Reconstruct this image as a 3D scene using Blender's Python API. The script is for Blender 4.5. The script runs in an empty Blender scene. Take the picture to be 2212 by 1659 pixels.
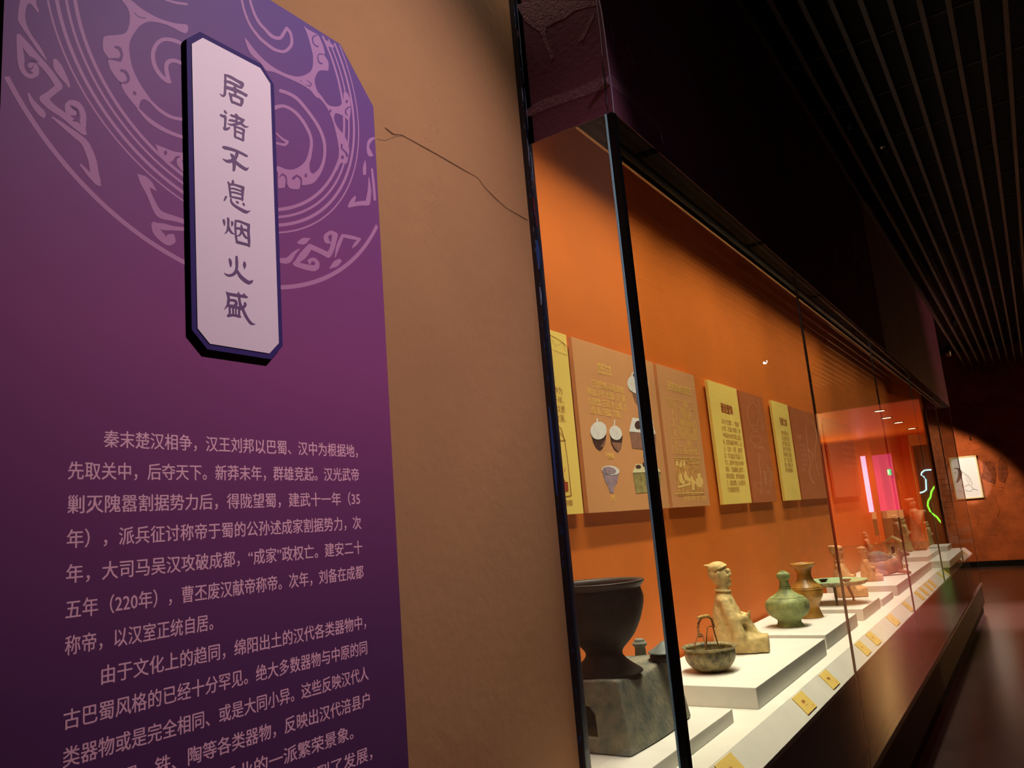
import bpy, bmesh, math, random
from mathutils import Vector, Matrix
from mathutils.geometry import tessellate_polygon
random.seed(7)
S = bpy.context.scene
COL = S.collection
# ------------------------------------------------------------------ camera
YAW, PITCH, ROLL, F = -0.57120558, 0.18159763, -0.0848928, 1705.6202
CX, CY = 1106.0, 829.5
EYE = Vector((0, 0, 1.5))
fw = Vector((math.sin(YAW)*math.cos(PITCH), math.cos(YAW)*math.cos(PITCH), math.sin(PITCH)))
ri = Vector((math.cos(YAW), -math.sin(YAW), 0)); up = ri.cross(fw)
R_ = math.cos(ROLL)*ri + math.sin(ROLL)*up
U_ = -math.sin(ROLL)*ri + math.cos(ROLL)*up
cd = bpy.data.cameras.new('camera'); cam = bpy.data.objects.new('camera', cd); COL.objects.link(cam)
cam.matrix_world = Matrix(((R_.x, U_.x, -fw.x, 0), (R_.y, U_.y, -fw.y, 0), (R_.z, U_.z, -fw.z, 1.5), (0, 0, 0, 1)))
cd.sensor_fit = 'HORIZONTAL'; cd.sensor_width = 36; cd.lens = F/2212*36; cd.clip_start = 0.02
S.camera = cam
# ------------------------------------------------------------------ world, exposure
w = bpy.data.worlds.new('world'); S.world = w; w.use_nodes = True
w.node_tree.nodes['Background'].inputs[0].default_value = (0.35, 0.18, 0.22, 1)
w.node_tree.nodes['Background'].inputs[1].default_value = 0.004
S.view_settings.view_transform = 'Standard'; S.view_settings.look = 'None'
S.view_settings.exposure = 0.0; S.view_settings.gamma = 1; S.view_settings.use_curve_mapping = False
S.cycles.use_denoising = True
S.cycles.max_bounces = 7; S.cycles.transparent_max_bounces = 24; S.cycles.sample_clamp_indirect = 4

def light(name, kind, loc, aim, power, color, **k):
    d = bpy.data.lights.new(name, kind); d.energy = power; d.color = color
    for a, v in k.items(): setattr(d, a, v)
    o = bpy.data.objects.new(name, d); COL.objects.link(o); o.location = loc
    o.rotation_euler = (Vector(aim)-Vector(loc)).to_track_quat('-Z', 'Y').to_euler()
    if kind == 'AREA':      # long side of the strip runs along the case (world Y)
        z = (Vector(loc)-Vector(aim)).normalized(); x = Vector((0, 1, 0)).cross(z).normalized(); y = z.cross(x)
        o.rotation_euler = Matrix((x, y, z)).transposed().to_euler()
    return o
# case lighting: louvred strips over the front of the shelf and wall washers above the light box
for i, (y, pw) in enumerate(((2.9, 1), (4.75, 1), (6.6, .8), (8.45, .38), (10.3, .28))):
    light('louvre_light', 'AREA', (-0.84, y, 2.60), (-0.90, y, 1.0), 5.4, (1.0, 0.93, 0.72), shape='RECTANGLE', size=0.05, size_y=1.7, spread=math.radians(92))
    light('wall_washer_light', 'AREA', (-1.02, y, 3.40), (-1.16, y, 1.0), 17.5*pw, (1.0, 0.90, 0.66), shape='RECTANGLE', size=0.05, size_y=1.75, spread=math.radians(84))
light('near_end_light', 'AREA', (-1.02, 1.95, 3.50), (-1.12, 1.95, 1.0), 3.5, (1.0, 0.86, 0.66), shape='RECTANGLE', size=0.05, size_y=0.3, spread=math.radians(125))
# gallery spots, plus added lamps for the bulkhead and slats
light('banner_spot_light', 'SPOT', (0.62, 1.42, 3.60), (-1.07, 1.20, 2.08), 178, (1.0, 0.86, 0.93), spot_size=math.radians(54), spot_blend=1.0, shadow_soft_size=0.04)
light('added_bulkhead_light', 'SPOT', (1.2, 1.0, 3.9), (-0.8, 2.25, 3.0), 16, (0.95, 0.75, 1.0), spot_size=math.radians(36), spot_blend=1.0, shadow_soft_size=0.03)  # added lamp, brightens the bulkhead face near the corner
light('far_wall_spot_light', 'SPOT', (-2.0, 16.0, 2.7), (-2.1, 18.43, 1.25), 250, (1.0, 0.64, 0.32), spot_size=math.radians(76), spot_blend=0.22, shadow_soft_size=0.05)
light('picture_spot_light', 'SPOT', (-0.9, 15.2, 3.7), (-1.15, 18.4, 1.75), 330, (1.0, 0.97, 0.95), spot_size=math.radians(13), spot_blend=0.25, shadow_soft_size=0.02)
light('floor_spot_light', 'SPOT', (0.4, 11.2, 3.8), (0.0, 11.4, 0), 1150, (1.0, 0.62, 0.52), spot_size=math.radians(46), spot_blend=0.9, shadow_soft_size=0.06)
light('aisle_spot_light', 'SPOT', (1.6, 7.0, 3.8), (0.3, 6.6, 0), 85, (1.0, 0.22, 0.18), spot_size=math.radians(70), spot_blend=1.0, shadow_soft_size=0.06)
light('added_slat_light', 'SPOT', (3.9, 9.0, 0.4), (0.1, 12.0, 3.9), 420, (1.0, 0.50, 0.48), spot_size=math.radians(48), spot_blend=1.0, shadow_soft_size=0.05)  # added lamp without a fixture, lights the ceiling slats
# the lit hall beyond the far opening
for hx, hy in ((1.9, 20.0), (2.5, 22.0), (3.1, 24.5), (3.6, 27.0)):
    light('hall_down_light', 'SPOT', (hx, hy, 3.44), (hx, hy, 0), 290, (1.0, 0.56, 0.18), spot_size=math.radians(165), spot_blend=0.6, shadow_soft_size=0.01)
light('added_hall_uplight', 'SPOT', (4.6, 27.5, 1.2), (3.4, 25.0, 3.4), 520, (1.0, 0.56, 0.18), spot_size=math.radians(150), spot_blend=1.0, shadow_soft_size=0.01)  # added uplight behind the counter, brightens the hall ceiling

# ------------------------------------------------------------------ helpers
def s2l(c):
    return tuple((v/255/12.92 if v/255 <= .04045 else ((v/255+.055)/1.055)**2.4) for v in c)
def at(ax, val, px, py):
    """point of the plane ax = val that lies behind photograph pixel (px, py)"""
    d = R_*((px-CX)/F) - U_*((py-CY)/F) + fw
    i = 'XYZ'.index(ax)
    return EYE + d*((val-EYE[i])/d[i])
GX = -0.804
def re(ax, val, px, py):
    """same, for what the long glass front (x = GX) mirrors: returns the real point"""
    p = at(ax, 2*GX-val if ax == 'X' else val, px, py)
    return Vector((2*GX-p.x, p.y, p.z))
def mpp(p):
    return (Vector(p)-EYE).dot(fw)/F

MATS = {}
def mat(name, col, rough=0.6, var=0.0, nscale=8, bump=0.0, bscale=40, metal=0.0, spec=0.5, coat=0.0, emit=None, es=0, col2=None, detail=6):
    if name in MATS: return MATS[name]
    m = bpy.data.materials.new(name); m.use_nodes = True; nt = m.node_tree; b = nt.nodes['Principled BSDF']
    c = col if max(col) <= 1 else s2l(col)
    b.inputs['Base Color'].default_value = (*c, 1); b.inputs['Roughness'].default_value = rough
    b.inputs['Metallic'].default_value = metal; b.inputs['Specular IOR Level'].default_value = spec
    b.inputs['Coat Weight'].default_value = coat
    if emit:
        b.inputs['Emission Color'].default_value = (*emit, 1); b.inputs['Emission Strength'].default_value = es
    tc = nt.nodes.new('ShaderNodeTexCoord')
    if var or col2:
        n = nt.nodes.new('ShaderNodeTexNoise'); n.inputs['Scale'].default_value = nscale; n.inputs['Detail'].default_value = detail
        n.inputs['Roughness'].default_value = 0.62
        nt.links.new(tc.outputs['Object'], n.inputs['Vector'])
        r = nt.nodes.new('ShaderNodeValToRGB'); r.color_ramp.elements[0].position = 0.36; r.color_ramp.elements[1].position = 0.66
        c2 = (col2 if max(col2) <= 1 else s2l(col2)) if col2 else tuple(max(0, x*(1-var)) for x in c)
        c1 = c if col2 else tuple(min(1, x*(1+var*.5)) for x in c)
        r.color_ramp.elements[0].color = (*c2, 1); r.color_ramp.elements[1].color = (*c1, 1)
        nt.links.new(n.outputs['Fac'], r.inputs['Fac']); nt.links.new(r.outputs['Color'], b.inputs['Base Color'])
    if bump:
        n2 = nt.nodes.new('ShaderNodeTexNoise'); n2.inputs['Scale'].default_value = bscale; n2.inputs['Detail'].default_value = 5
        nt.links.new(tc.outputs['Object'], n2.inputs['Vector'])
        bp = nt.nodes.new('ShaderNodeBump'); bp.inputs['Strength'].default_value = bump; bp.inputs['Distance'].default_value = 0.004
        nt.links.new(n2.outputs['Fac'], bp.inputs['Height']); nt.links.new(bp.outputs['Normal'], b.inputs['Normal'])
    MATS[name] = m; return m

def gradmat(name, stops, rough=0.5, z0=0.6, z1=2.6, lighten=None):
    """colour laid as a vertical gradient in world height"""
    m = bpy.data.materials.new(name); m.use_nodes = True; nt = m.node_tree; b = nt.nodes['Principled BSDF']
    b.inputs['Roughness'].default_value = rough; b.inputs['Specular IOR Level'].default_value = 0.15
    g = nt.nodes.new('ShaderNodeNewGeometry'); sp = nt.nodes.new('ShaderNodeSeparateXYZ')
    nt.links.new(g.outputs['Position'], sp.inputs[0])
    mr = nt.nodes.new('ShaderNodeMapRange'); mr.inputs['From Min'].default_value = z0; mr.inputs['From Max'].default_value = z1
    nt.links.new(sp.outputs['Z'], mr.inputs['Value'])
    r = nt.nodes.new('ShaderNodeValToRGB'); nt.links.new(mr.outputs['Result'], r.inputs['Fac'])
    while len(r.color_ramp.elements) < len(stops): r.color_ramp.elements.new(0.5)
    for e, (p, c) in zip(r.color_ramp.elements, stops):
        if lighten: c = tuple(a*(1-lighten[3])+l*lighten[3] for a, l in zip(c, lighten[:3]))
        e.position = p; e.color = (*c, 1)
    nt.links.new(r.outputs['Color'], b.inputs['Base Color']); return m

def glassmat(name, ior=1.6, haze=0.0, tint=(1, 1, 1)):
    m = bpy.data.materials.new(name); m.use_nodes = True; nt = m.node_tree; nt.nodes.clear()
    o = nt.nodes.new('ShaderNodeOutputMaterial'); t = nt.nodes.new('ShaderNodeBsdfTransparent'); t.inputs[0].default_value = (*tint, 1)
    gl = nt.nodes.new('ShaderNodeBsdfGlossy'); gl.inputs['Roughness'].default_value = 0.0; gl.inputs[0].default_value = (1, 1, 1, 1)
    fr = nt.nodes.new('ShaderNodeFresnel'); fr.inputs['IOR'].default_value = ior
    g = nt.nodes.new('ShaderNodeNewGeometry')
    inv = nt.nodes.new('ShaderNodeMath'); inv.operation = 'SUBTRACT'; inv.inputs[0].default_value = 1; nt.links.new(g.outputs['Backfacing'], inv.inputs[1])
    mu = nt.nodes.new('ShaderNodeMath'); mu.operation = 'MULTIPLY'; nt.links.new(fr.outputs[0], mu.inputs[0]); nt.links.new(inv.outputs[0], mu.inputs[1])
    mx = nt.nodes.new('ShaderNodeMixShader'); nt.links.new(mu.outputs[0], mx.inputs[0]); nt.links.new(t.outputs[0], mx.inputs[1]); nt.links.new(gl.outputs[0], mx.inputs[2])
    out = mx
    if haze:
        df = nt.nodes.new('ShaderNodeBsdfDiffuse'); df.inputs[0].default_value = (.8, .8, .8, 1)  # white diffuse share washes out the pane evenly
        m2 = nt.nodes.new('ShaderNodeMixShader'); m2.inputs[0].default_value = haze
        nt.links.new(mx.outputs[0], m2.inputs[1]); nt.links.new(df.outputs[0], m2.inputs[2]); out = m2
    nt.links.new(out.outputs[0], o.inputs['Surface']); return m

def link(name, me, m=None, parent=None):
    o = bpy.data.objects.new(name, me); COL.objects.link(o)
    if m and not me.materials: me.materials.append(m)
    if parent:
        o.parent = parent
        if parent.type == 'EMPTY': o.matrix_parent_inverse = parent.matrix_basis.inverted()
    return o
def bmobj(name, bm, m, parent=None, smooth=False):
    bmesh.ops.recalc_face_normals(bm, faces=bm.faces) if smooth != 'flat' else None
    me = bpy.data.meshes.new(name); bm.to_mesh(me); bm.free()
    if smooth is True:
        for p in me.polygons: p.use_smooth = True
    return link(name, me, m, parent)
def tag(o, label=None, cat=None, group=None, kind=None):
    if label: o['label'] = label
    if cat: o['category'] = cat
    if group: o['group'] = group
    if kind: o['kind'] = kind
    return o
def thing(name, loc, label, cat, group=None, rz=0):
    o = bpy.data.objects.new(name, None); COL.objects.link(o); o.location = loc; o.rotation_euler.z = rz
    o.empty_display_size = 0.05
    return tag(o, label, cat, group)
def addbox(bm, a, b):
    x0, y0, z0 = [min(p) for p in zip(a, b)]; x1, y1, z1 = [max(p) for p in zip(a, b)]
    v = [bm.verts.new(p) for p in ((x0,y0,z0),(x1,y0,z0),(x1,y1,z0),(x0,y1,z0),(x0,y0,z1),(x1,y0,z1),(x1,y1,z1),(x0,y1,z1))]
    for f in ((0,3,2,1),(4,5,6,7),(0,1,5,4),(1,2,6,5),(2,3,7,6),(3,0,4,7)): bm.faces.new([v[i] for i in f])
def box(name, a, b, m, parent=None, bevel=0):
    bm = bmesh.new(); addbox(bm, a, b)
    if bevel: bmesh.ops.bevel(bm, geom=bm.edges[:], offset=bevel, segments=2, affect='EDGES', profile=0.6)
    return bmobj(name, bm, m, parent)
def boxes(name, lst, m, parent=None, joined=False):
    if parent is not None and not joined:
        return [box(name, a, b, m, parent) for a, b in lst][0]
    bm = bmesh.new()
    for a, b in lst: addbox(bm, a, b)
    return bmobj(name, bm, m, parent)
def lathebm(bm, prof, c=(0, 0, 0), seg=48, sx=1, sy=1, wob=0):
    rings = []
    for r, h in prof:
        if r <= 1e-6: rings.append([bm.verts.new((c[0], c[1], c[2]+h))])
        else: rings.append([bm.verts.new((c[0]+r*sx*math.cos(2*math.pi*i/seg)*(1+wob*math.sin(3*i)), c[1]+r*sy*math.sin(2*math.pi*i/seg)*(1+wob*math.sin(3*i)), c[2]+h)) for i in range(seg)])
    for a, b in zip(rings, rings[1:]):
        if len(a) == 1 and len(b) == 1: continue
        for i in range(seg):
            j = (i+1) % seg
            if len(a) == 1: bm.faces.new((a[0], b[j], b[i]))
            elif len(b) == 1: bm.faces.new((a[i], a[j], b[0]))
            else: bm.faces.new((a[i], a[j], b[j], b[i]))
def smooth_prof(p, n=4, clamp=True):
    if min(q[0] for q in p) < 0: clamp = False
    out = []
    for i in range(len(p)-1):
        p0 = p[max(0, i-1)]; p1 = p[i]; p2 = p[i+1]; p3 = p[min(len(p)-1, i+2)]
        for k in range(n):
            t = k/n
            out.append(tuple(max(0, .5*((2*p1[j])+(-p0[j]+p2[j])*t+(2*p0[j]-5*p1[j]+4*p2[j]-p3[j])*t*t+(-p0[j]+3*p1[j]-3*p2[j]+p3[j])*t**3)) if j == 0 and clamp else .5*((2*p1[j])+(-p0[j]+p2[j])*t+(2*p0[j]-5*p1[j]+4*p2[j]-p3[j])*t*t+(-p0[j]+3*p1[j]-3*p2[j]+p3[j])*t**3) for j in range(len(p1))))
    out.append(tuple(p[-1])); return out
def lathe(name, prof, loc, m, parent=None, seg=48, sx=1, sy=1, n=4, wob=0):
    bm = bmesh.new(); lathebm(bm, smooth_prof(prof, n) if n > 1 else prof, loc, seg, sx, sy, wob)
    return bmobj(name, bm, m, parent, True)
def tubebm(bm, pts, r, seg=8, closed=False):
    pts = [Vector(p) for p in pts]; n = len(pts); rings = []
    rr = r if isinstance(r, (list, tuple)) else [r]*n
    for i, p in enumerate(pts):
        a = pts[i-1] if (i > 0 or closed) else p; b = pts[(i+1) % n] if (i < n-1 or closed) else p
        t = (b-a).normalized(); q = Vector((0, 0, 1)) if abs(t.z) < .9 else Vector((1, 0, 0))
        u = t.cross(q).normalized(); v = t.cross(u)
        rings.append([bm.verts.new(p+u*rr[i]*math.cos(2*math.pi*k/seg)+v*rr[i]*math.sin(2*math.pi*k/seg)) for k in range(seg)])
    m = n if closed else n-1
    for i in range(m):
        a, b = rings[i], rings[(i+1) % n]
        for k in range(seg): bm.faces.new((a[k], a[(k+1) % seg], b[(k+1) % seg], b[k]))
    if not closed: bm.faces.new(rings[0]); bm.faces.new(rings[-1])
def tube(name, pts, r, m, parent=None, seg=8, closed=False):
    bm = bmesh.new(); tubebm(bm, pts, r, seg, closed); return bmobj(name, bm, m, parent, True)
def baked(o):
    dg = bpy.context.evaluated_depsgraph_get(); dg.update()
    me = bpy.data.meshes.new_from_object(o.evaluated_get(dg)); return me

# flat prints: 2-D shapes (u, v) carried to a plane by a function
def polybm(bm, pts, P):
    vs = [Vector((a, b, 0)) for a, b in pts]
    bv = [bm.verts.new(P(a, b)) for a, b in pts]
    for t in tessellate_polygon([vs]):
        try: bm.faces.new([bv[i] for i in t])
        except ValueError: pass
    lift(bm, len(bm.verts)-len(bv))
LIFT = [0]
def lift(bm, n0):
    """each printed shape sits a hair above the one before, so overlaps never share a plane"""
    bm.verts.ensure_lookup_table(); bm.faces.ensure_lookup_table()
    vs = [v for v in bm.verts[n0:]]
    if not vs or not vs[0].link_faces: return
    f = vs[0].link_faces[0]; f.normal_update(); n = f.normal.copy()
    if n.length < .5:
        for v in vs:
            for f in v.link_faces:
                f.normal_update()
                if f.normal.length > .5: n = f.normal.copy(); break
            if n.length > .5: break
    if n.dot(Vector((1, -1, .3))) < 0: n = -n
    LIFT[0] = (LIFT[0]+1) % 14
    for v in vs: v.co += n*LIFT[0]*0.000007
def strokebm(bm, st, P, k=1.0):
    """ribbon with a width at each point and round ends"""
    n0 = len(bm.verts)
    for i in range(1, len(st)-1):      # sharp corners start a new ribbon
        a, b = (st[i][0]-st[i-1][0], st[i][1]-st[i-1][1]), (st[i+1][0]-st[i][0], st[i+1][1]-st[i][1])
        la, lb_ = math.hypot(*a) or 1, math.hypot(*b) or 1
        if (a[0]*b[0]+a[1]*b[1])/(la*lb_) < 0.30:
            strokebm(bm, st[:i+1], P, k); strokebm(bm, st[i:], P, k); return
    st = smooth_prof([tuple(s) for s in st], 4)
    def cap(p, q):
        dx, dy = p[0]-q[0], p[1]-q[1]; l = math.hypot(dx, dy) or 1; h = p[2]*k/2
        return [(p[0]+dx/l*h*t, p[1]+dy/l*h*t, p[2]*math.sqrt(max(0, 1-t*t))) for t in (.98, .85, .6, .3)]
    st = cap(st[0], st[1])+st+cap(st[-1], st[-2])[::-1]
    L, Rr = [], []
    n = len(st)
    for i, (x, y, w_) in enumerate(st):
        a = st[max(0, i-1)]; b = st[min(n-1, i+1)]
        dx, dy = b[0]-a[0], b[1]-a[1]; l = math.hypot(dx, dy) or 1
        h = max(w_, 0)*k/2; L.append((x-dy/l*h, y+dx/l*h)); Rr.append((x+dy/l*h, y-dx/l*h))
    va = [bm.verts.new(P(*p)) for p in L]; vb = [bm.verts.new(P(*p)) for p in Rr]
    for i in range(n-1): bm.faces.new((va[i], va[i+1], vb[i+1], vb[i]))
    lift(bm, n0)
def printed(name, polys, strokes, P, m, parent, k=1.0):
    bm = bmesh.new()
    for p in polys: polybm(bm, p, P)
    for s in strokes: strokebm(bm, s, P, k)
    o = bmobj(name, bm, m, parent, 'flat')
    if len(polys)+len(strokes) > 1: o['kind'] = 'stuff'
    return o

TXT = {}
def textmesh(s, weight=0.0, spacing=1.0):
    k = (s, weight)
    if k in TXT: return TXT[k]
    c = bpy.data.curves.new('t', 'FONT'); c.body = s; c.resolution_u = 2; c.offset = weight; c.space_character = spacing
    o = bpy.data.objects.new('t', c); COL.objects.link(o)
    me = baked(o); bpy.data.objects.remove(o)
    vs = [tuple(v.co) for v in me.vertices]; fs = [tuple(p.vertices) for p in me.polygons]
    xs = [v[0] for v in vs] or [0, 1]; ys = [v[1] for v in vs] or [0, 1]
    TXT[k] = (vs, fs, min(xs), max(xs), min(ys), max(ys)); return TXT[k]
class Writer:
    """collects lines of text as flat meshes on a plane P(u, v)"""
    def __init__(s): s.v, s.f = [], []
    def line(s, txt, P, u0, u1, v, h, weight=0.0):
        vs, fs, a, b, c, d = textmesh(txt)
        ku = (u1-u0)/(b-a)
        p0, p1, p2 = Vector(P(u0, v)), Vector(P(u0+.1, v)), Vector(P(u0, v+.1)); nn = (p1-p0).cross(p2-p0).normalized()
        if nn.dot(Vector((1, -1, .3))) < 0: nn = -nn
        for ii, (dx, dy) in enumerate(((0, 0),) if not weight else ((-weight, 0), (weight, 0), (0, weight))):   # bolder by repeated strikes
            o = len(s.v)
            for x, y, _ in vs: s.v.append(Vector(P(u0+(x+dx-a)*ku, v+(y+dy-0.35)*h))+nn*ii*2e-5)
            s.f += [tuple(i+o for i in f) for f in fs]
    def done(s, name, m, parent):
        me = bpy.data.meshes.new(name); me.from_pydata([tuple(p) for p in s.v], [], s.f); return tag(link(name, me, m, parent), kind='stuff')

# ------------------------------------------------------------------ materials
M_plaster = mat('ochre_plaster', (0.42, 0.195, 0.078), 0.85, 0.10, 1.4, 0.35, 30)
M_bluetrim = mat('chipped_navy_edge', (0.004, 0.006, 0.02), 0.35, col2=(0.004, 0.006, 0.02), coat=.3)
M_black = mat('black_metal', (0.006, 0.006, 0.007), 0.35)
M_blackmatt = mat('black_board', (0.006, 0.004, 0.006), 0.8, spec=0.1)
M_fascia = mat('maroon_mural', (0.165, 0.05, 0.085), 0.6, 0.15, 3, 0.25, 60, spec=.15)
M_fascia2 = mat('mural_rough_mauve', (0.225, 0.08, 0.115), 0.8, 0.35, 90, 0.5, 160)
M_pale = mat('worn_lavender_edge', (0.55, 0.5, 0.75), 0.4)
M_pane_edge = mat('glass_edge_gleam', (0.42, 0.78, 1.0), 0.3)  # pale blue stands in for case light gleaming in the edge
M_soffit = mat('soffit_black', (0.0025, 0.0025, 0.003), 0.6, spec=0)
M_post = mat('black_post_paint', (0.004, 0.004, 0.005), 0.25, spec=0.12)
M_orange = mat('orange_case_paint', (0.70, 0.160, 0.009), 0.62, 0.10, 1.6, 0.15, 50)
M_white = mat('white_shelf_paint', (0.80, 0.79, 0.70), 0.55, 0.05, 6, 0.12, 120)
M_white2 = mat('white_plinth_board', (0.80, 0.79, 0.72), 0.5, 0.05, 9, 0.08, 120)
M_grey = mat('grey_cove_metal', (0.03, 0.036, 0.036), 0.35, spec=.15)
M_cream = mat('cream_bead', (0.62, 0.38, 0.16), 0.6)
M_floor = mat('brown_floor', (0.085, 0.055, 0.052), 0.24, 0.25, 1.3, 0.12, 9, spec=0.6)
M_brick = mat('terracotta_relief_wall', (0.52, 0.125, 0.035), 0.75, 0.35, 3, 0.9, 11)
M_darkwall = mat('dark_red_wall', (0.10, 0.022, 0.015), 0.6, 0.3, 2)
M_deck = mat('black_ceiling_deck', (0.004, 0.003, 0.004), 0.9)
M_slat = mat('ceiling_slat_metal', (0.042, 0.026, 0.029), 0.5, 0.3, 5)
M_glass = glassmat('case_glass', 1.75)
M_side = glassmat('case_side_glass', 1.6, 0.045)
M_yellow = mat('yellow_panel_print', (0.95, 0.69, 0.15), 0.6)
M_tan = mat('tan_panel_print', (0.70, 0.32, 0.12), 0.6, 0.06, 2)
M_tan2 = mat('rust_panel_print', (0.46, 0.12, 0.03), 0.6)
M_goldtxt = mat('gold_lettering', (0.95, 0.62, 0.14), 0.6)
M_browntxt = mat('brown_lettering', (0.40, 0.16, 0.03), 0.6)
M_redtxt = mat('red_lettering', (0.38, 0.05, 0.01), 0.6)
M_pink = mat('line_art_pink', (0.72, 0.30, 0.16), 0.6)
M_card = mat('yellow_card', (0.85, 0.62, 0.16), 0.6)
M_cardtxt = mat('card_ink', (0.45, 0.10, 0.03), 0.6)

BAN = [(0.0, (0.04, 0.018, 0.06)), (0.36, (0.125, 0.036, 0.12)), (0.62, (0.29, 0.065, 0.20)), (0.80, (0.21, 0.062, 0.21)), (1.0, (0.125, 0.075, 0.26))]  # purple shifting through magenta, darker towards the bottom
M_ban = gradmat('purple_banner_gradient', BAN)
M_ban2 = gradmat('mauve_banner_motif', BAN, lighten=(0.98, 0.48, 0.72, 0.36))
M_bantxt = mat('mauve_lettering', (1.0, 0.50, 0.62), 0.6)

# ------------------------------------------------------------------ room shell
def struct(o): return tag(o, kind='structure')
struct(box('floor', (-4, -3, -0.1), (6, 31, 0), M_floor))
WX = -1.099
struct(box('wall_left', (WX-0.35, -3, 0), (WX, 1.876, 4.4), M_plaster))
struct(box('wall_left_recess', (-3.2, 12.6, 0), (-3.05, 18.43, 4.4), M_darkwall))
struct(box('wall_behind', (-4, -3.1, 0), (6, -3, 4.4), M_darkwall))
struct(box('wall_right', (4.2, -3, 0), (4.35, 18.43, 4.4), M_darkwall))
# far wall with an opening into the lit hall
struct(boxes('wall_far', [((-4, 18.43, 0), (0.17, 18.63, 4.4)), ((2.30, 18.43, 0), (4.35, 18.63, 4.4)), ((0.17, 18.43, 3.48), (2.30, 18.63, 4.4))], M_brick))
struct(box('baseboard_far', (-3, 18.40, 0), (0.15, 18.43, 0.11), M_black))
ceil = struct(box('ceiling', (-4, -3, 4.30), (4.35, 18.63, 4.4), M_deck))
slatbm = bmesh.new(); addbox(slatbm, (-0.0115, -3, 3.86), (0.0115, 18.4, 3.93)); slat_me = bpy.data.meshes.new('slat'); slatbm.to_mesh(slat_me); slatbm.free(); slat_me.materials.append(M_slat)
for i in range(42):
    o = bpy.data.objects.new('slat', slat_me); COL.objects.link(o); o.parent = ceil; o.location.x = -0.79+i*0.1175
for i in range(26):
    y = 1.0+i*0.68
    box('cross_rail', (-0.8, y, 3.935), (4.2, y+0.008, 3.945), M_slat, ceil)
for i in range(8):
    y = 2.5+i*2.0
    tube('hanger_rod', [(-0.1+0.3*(i % 3), y, 3.95), (-0.1+0.3*(i % 3), y, 4.30)], 0.006, M_slat, ceil, 6)

# plaster crack and blisters
def PW(px, py, d=0.0006): return at('X', WX+d, px, py)
cr = [(832, 276, 2.5), (850, 290, 4), (868, 292, 3), (905, 312, 3), (950, 337, 3), (1000, 366, 3), (1032, 384, 2), (1045, 402, 2.5), (1070, 428, 3), (1095, 450, 2), (1112, 460, 3), (1140, 476, 3)]
wl = bpy.data.objects['wall_left']
printed('crack', [], [[(x, y+1.2, w_*.28) for x, y, w_ in cr], [(815, 300, 1), (832, 303, 2), (850, 296, 2), (866, 294, 1)]], PW, mat('crack_shadow', (0.24, 0.115, 0.055), 0.9), wl)
tube('crack_lip', [at('X', WX+0.001, x, y-1) for x, y, _ in cr], [0.0006*w_/3 for _, _, w_ in cr], M_plaster, wl, 6)
bm = bmesh.new()
for i in range(90):
    px = random.gauss(935, 14); py = random.choice([random.gauss(240, 60), random.gauss(440, 60)])
    p = at('X', WX, px, py); r = random.uniform(.0008, .003)
    bmesh.ops.create_icosphere(bm, subdivisions=1, radius=1, matrix=Matrix.Translation(p) @ Matrix.Diagonal((0.0007, r, r*1.4, 1)))
tag(bmobj('plaster_blister', bm, M_plaster, wl), kind='stuff')
# navy trim at the wall edge
tr = struct(box('trim_1', (WX-0.02, 1.876, 0), (-1.080, 1.904, 4.3), M_bluetrim, bevel=0.002))
M_chip = mat('bright_blue_paint_chip', (0.03, 0.12, 0.55), 0.4); M_chip2 = mat('pale_blue_chip', (0.30, 0.42, 0.75), 0.4); M_chip3 = mat('red_chip', (0.25, 0.02, 0.05), 0.5)
def PT(px, py): return at('Y', 1.8754, px, py)
xl = lambda y: 1104+(1250-1104)*y/1640.0
for mm, lst in ((M_chip, [(5, 2, 12, 40), (9, 8, 520, 60), (4, 5, 880, 160), (4, 5, 980, 90)] + [(random.uniform(3, 12), random.uniform(.8, 1.6), random.uniform(0, 1600), random.uniform(4, 18)) for _ in range(34)]),
                (M_chip2, [(11.5, 1.5, 0, 180), (12, 1.2, 190, 90), (6, 3, 190, 30), (7, 4, 620, 38), (8, 2, 300, 60), (13, 1.4, 330, 60)] + [(random.uniform(3, 12), random.uniform(.5, 1.2), random.uniform(0, 700), random.uniform(3, 12)) for _ in range(24)]),
                (M_chip3, [(8, 3, 65, 16), (10, 3.5, 425, 40), (12, 3, 460, 30)])):
    printed('paint_chip', [], [[(xl(y)+x, y, w_*.5), (xl(y+h/2)+x+.6, y+h/2, w_), (xl(y+h)+x, y+h, w_*.4)] for x, w_, y, h in lst], PT, mm, tr)

# bulkhead over the case
bh = struct(boxes('bulkhead', [((WX, 1.885, 2.612), (-1.081+.02, 1.888, 4.30)), ((-1.081, 1.885, 2.612), (GX, 1.888, 4.30)), ((-0.8065, 1.888, 2.612), (GX, 11.95, 4.30)), ((-1.46, 11.93, 2.612), (GX, 11.95, 4.30))], M_fascia))
def PF(px, py): return at('Y', 1.8844, px, py)
def PS(px, py): return at('X', GX+0.0006, px, py)
printed('mural_band', [], [[(1141, 244, 16), (1175, 226, 22), (1215, 212, 21), (1250, 200, 22), (1280, 188, 24), (1298, 180, 26), (1303, 178, 26)]], PF, M_fascia2, bh)
printed('mural_shape', [[(1116, 10), (1122, 24), (1134, 45), (1150, 58), (1165, 68), (1172, 80), (1178, 100), (1186, 118), (1190, 132), (1196, 124), (1194, 110), (1184, 96), (1178, 70), (1181, 58), (1200, 48), (1220, 40), (1240, 24), (1265, 16), (1290, 12), (1284, 2), (1150, 1)],
                         [(1280, 26), (1272, 44), (1262, 66), (1250, 84), (1250, 92), (1260, 86), (1272, 60), (1284, 36)]], [], PF, M_fascia2, bh)
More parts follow.
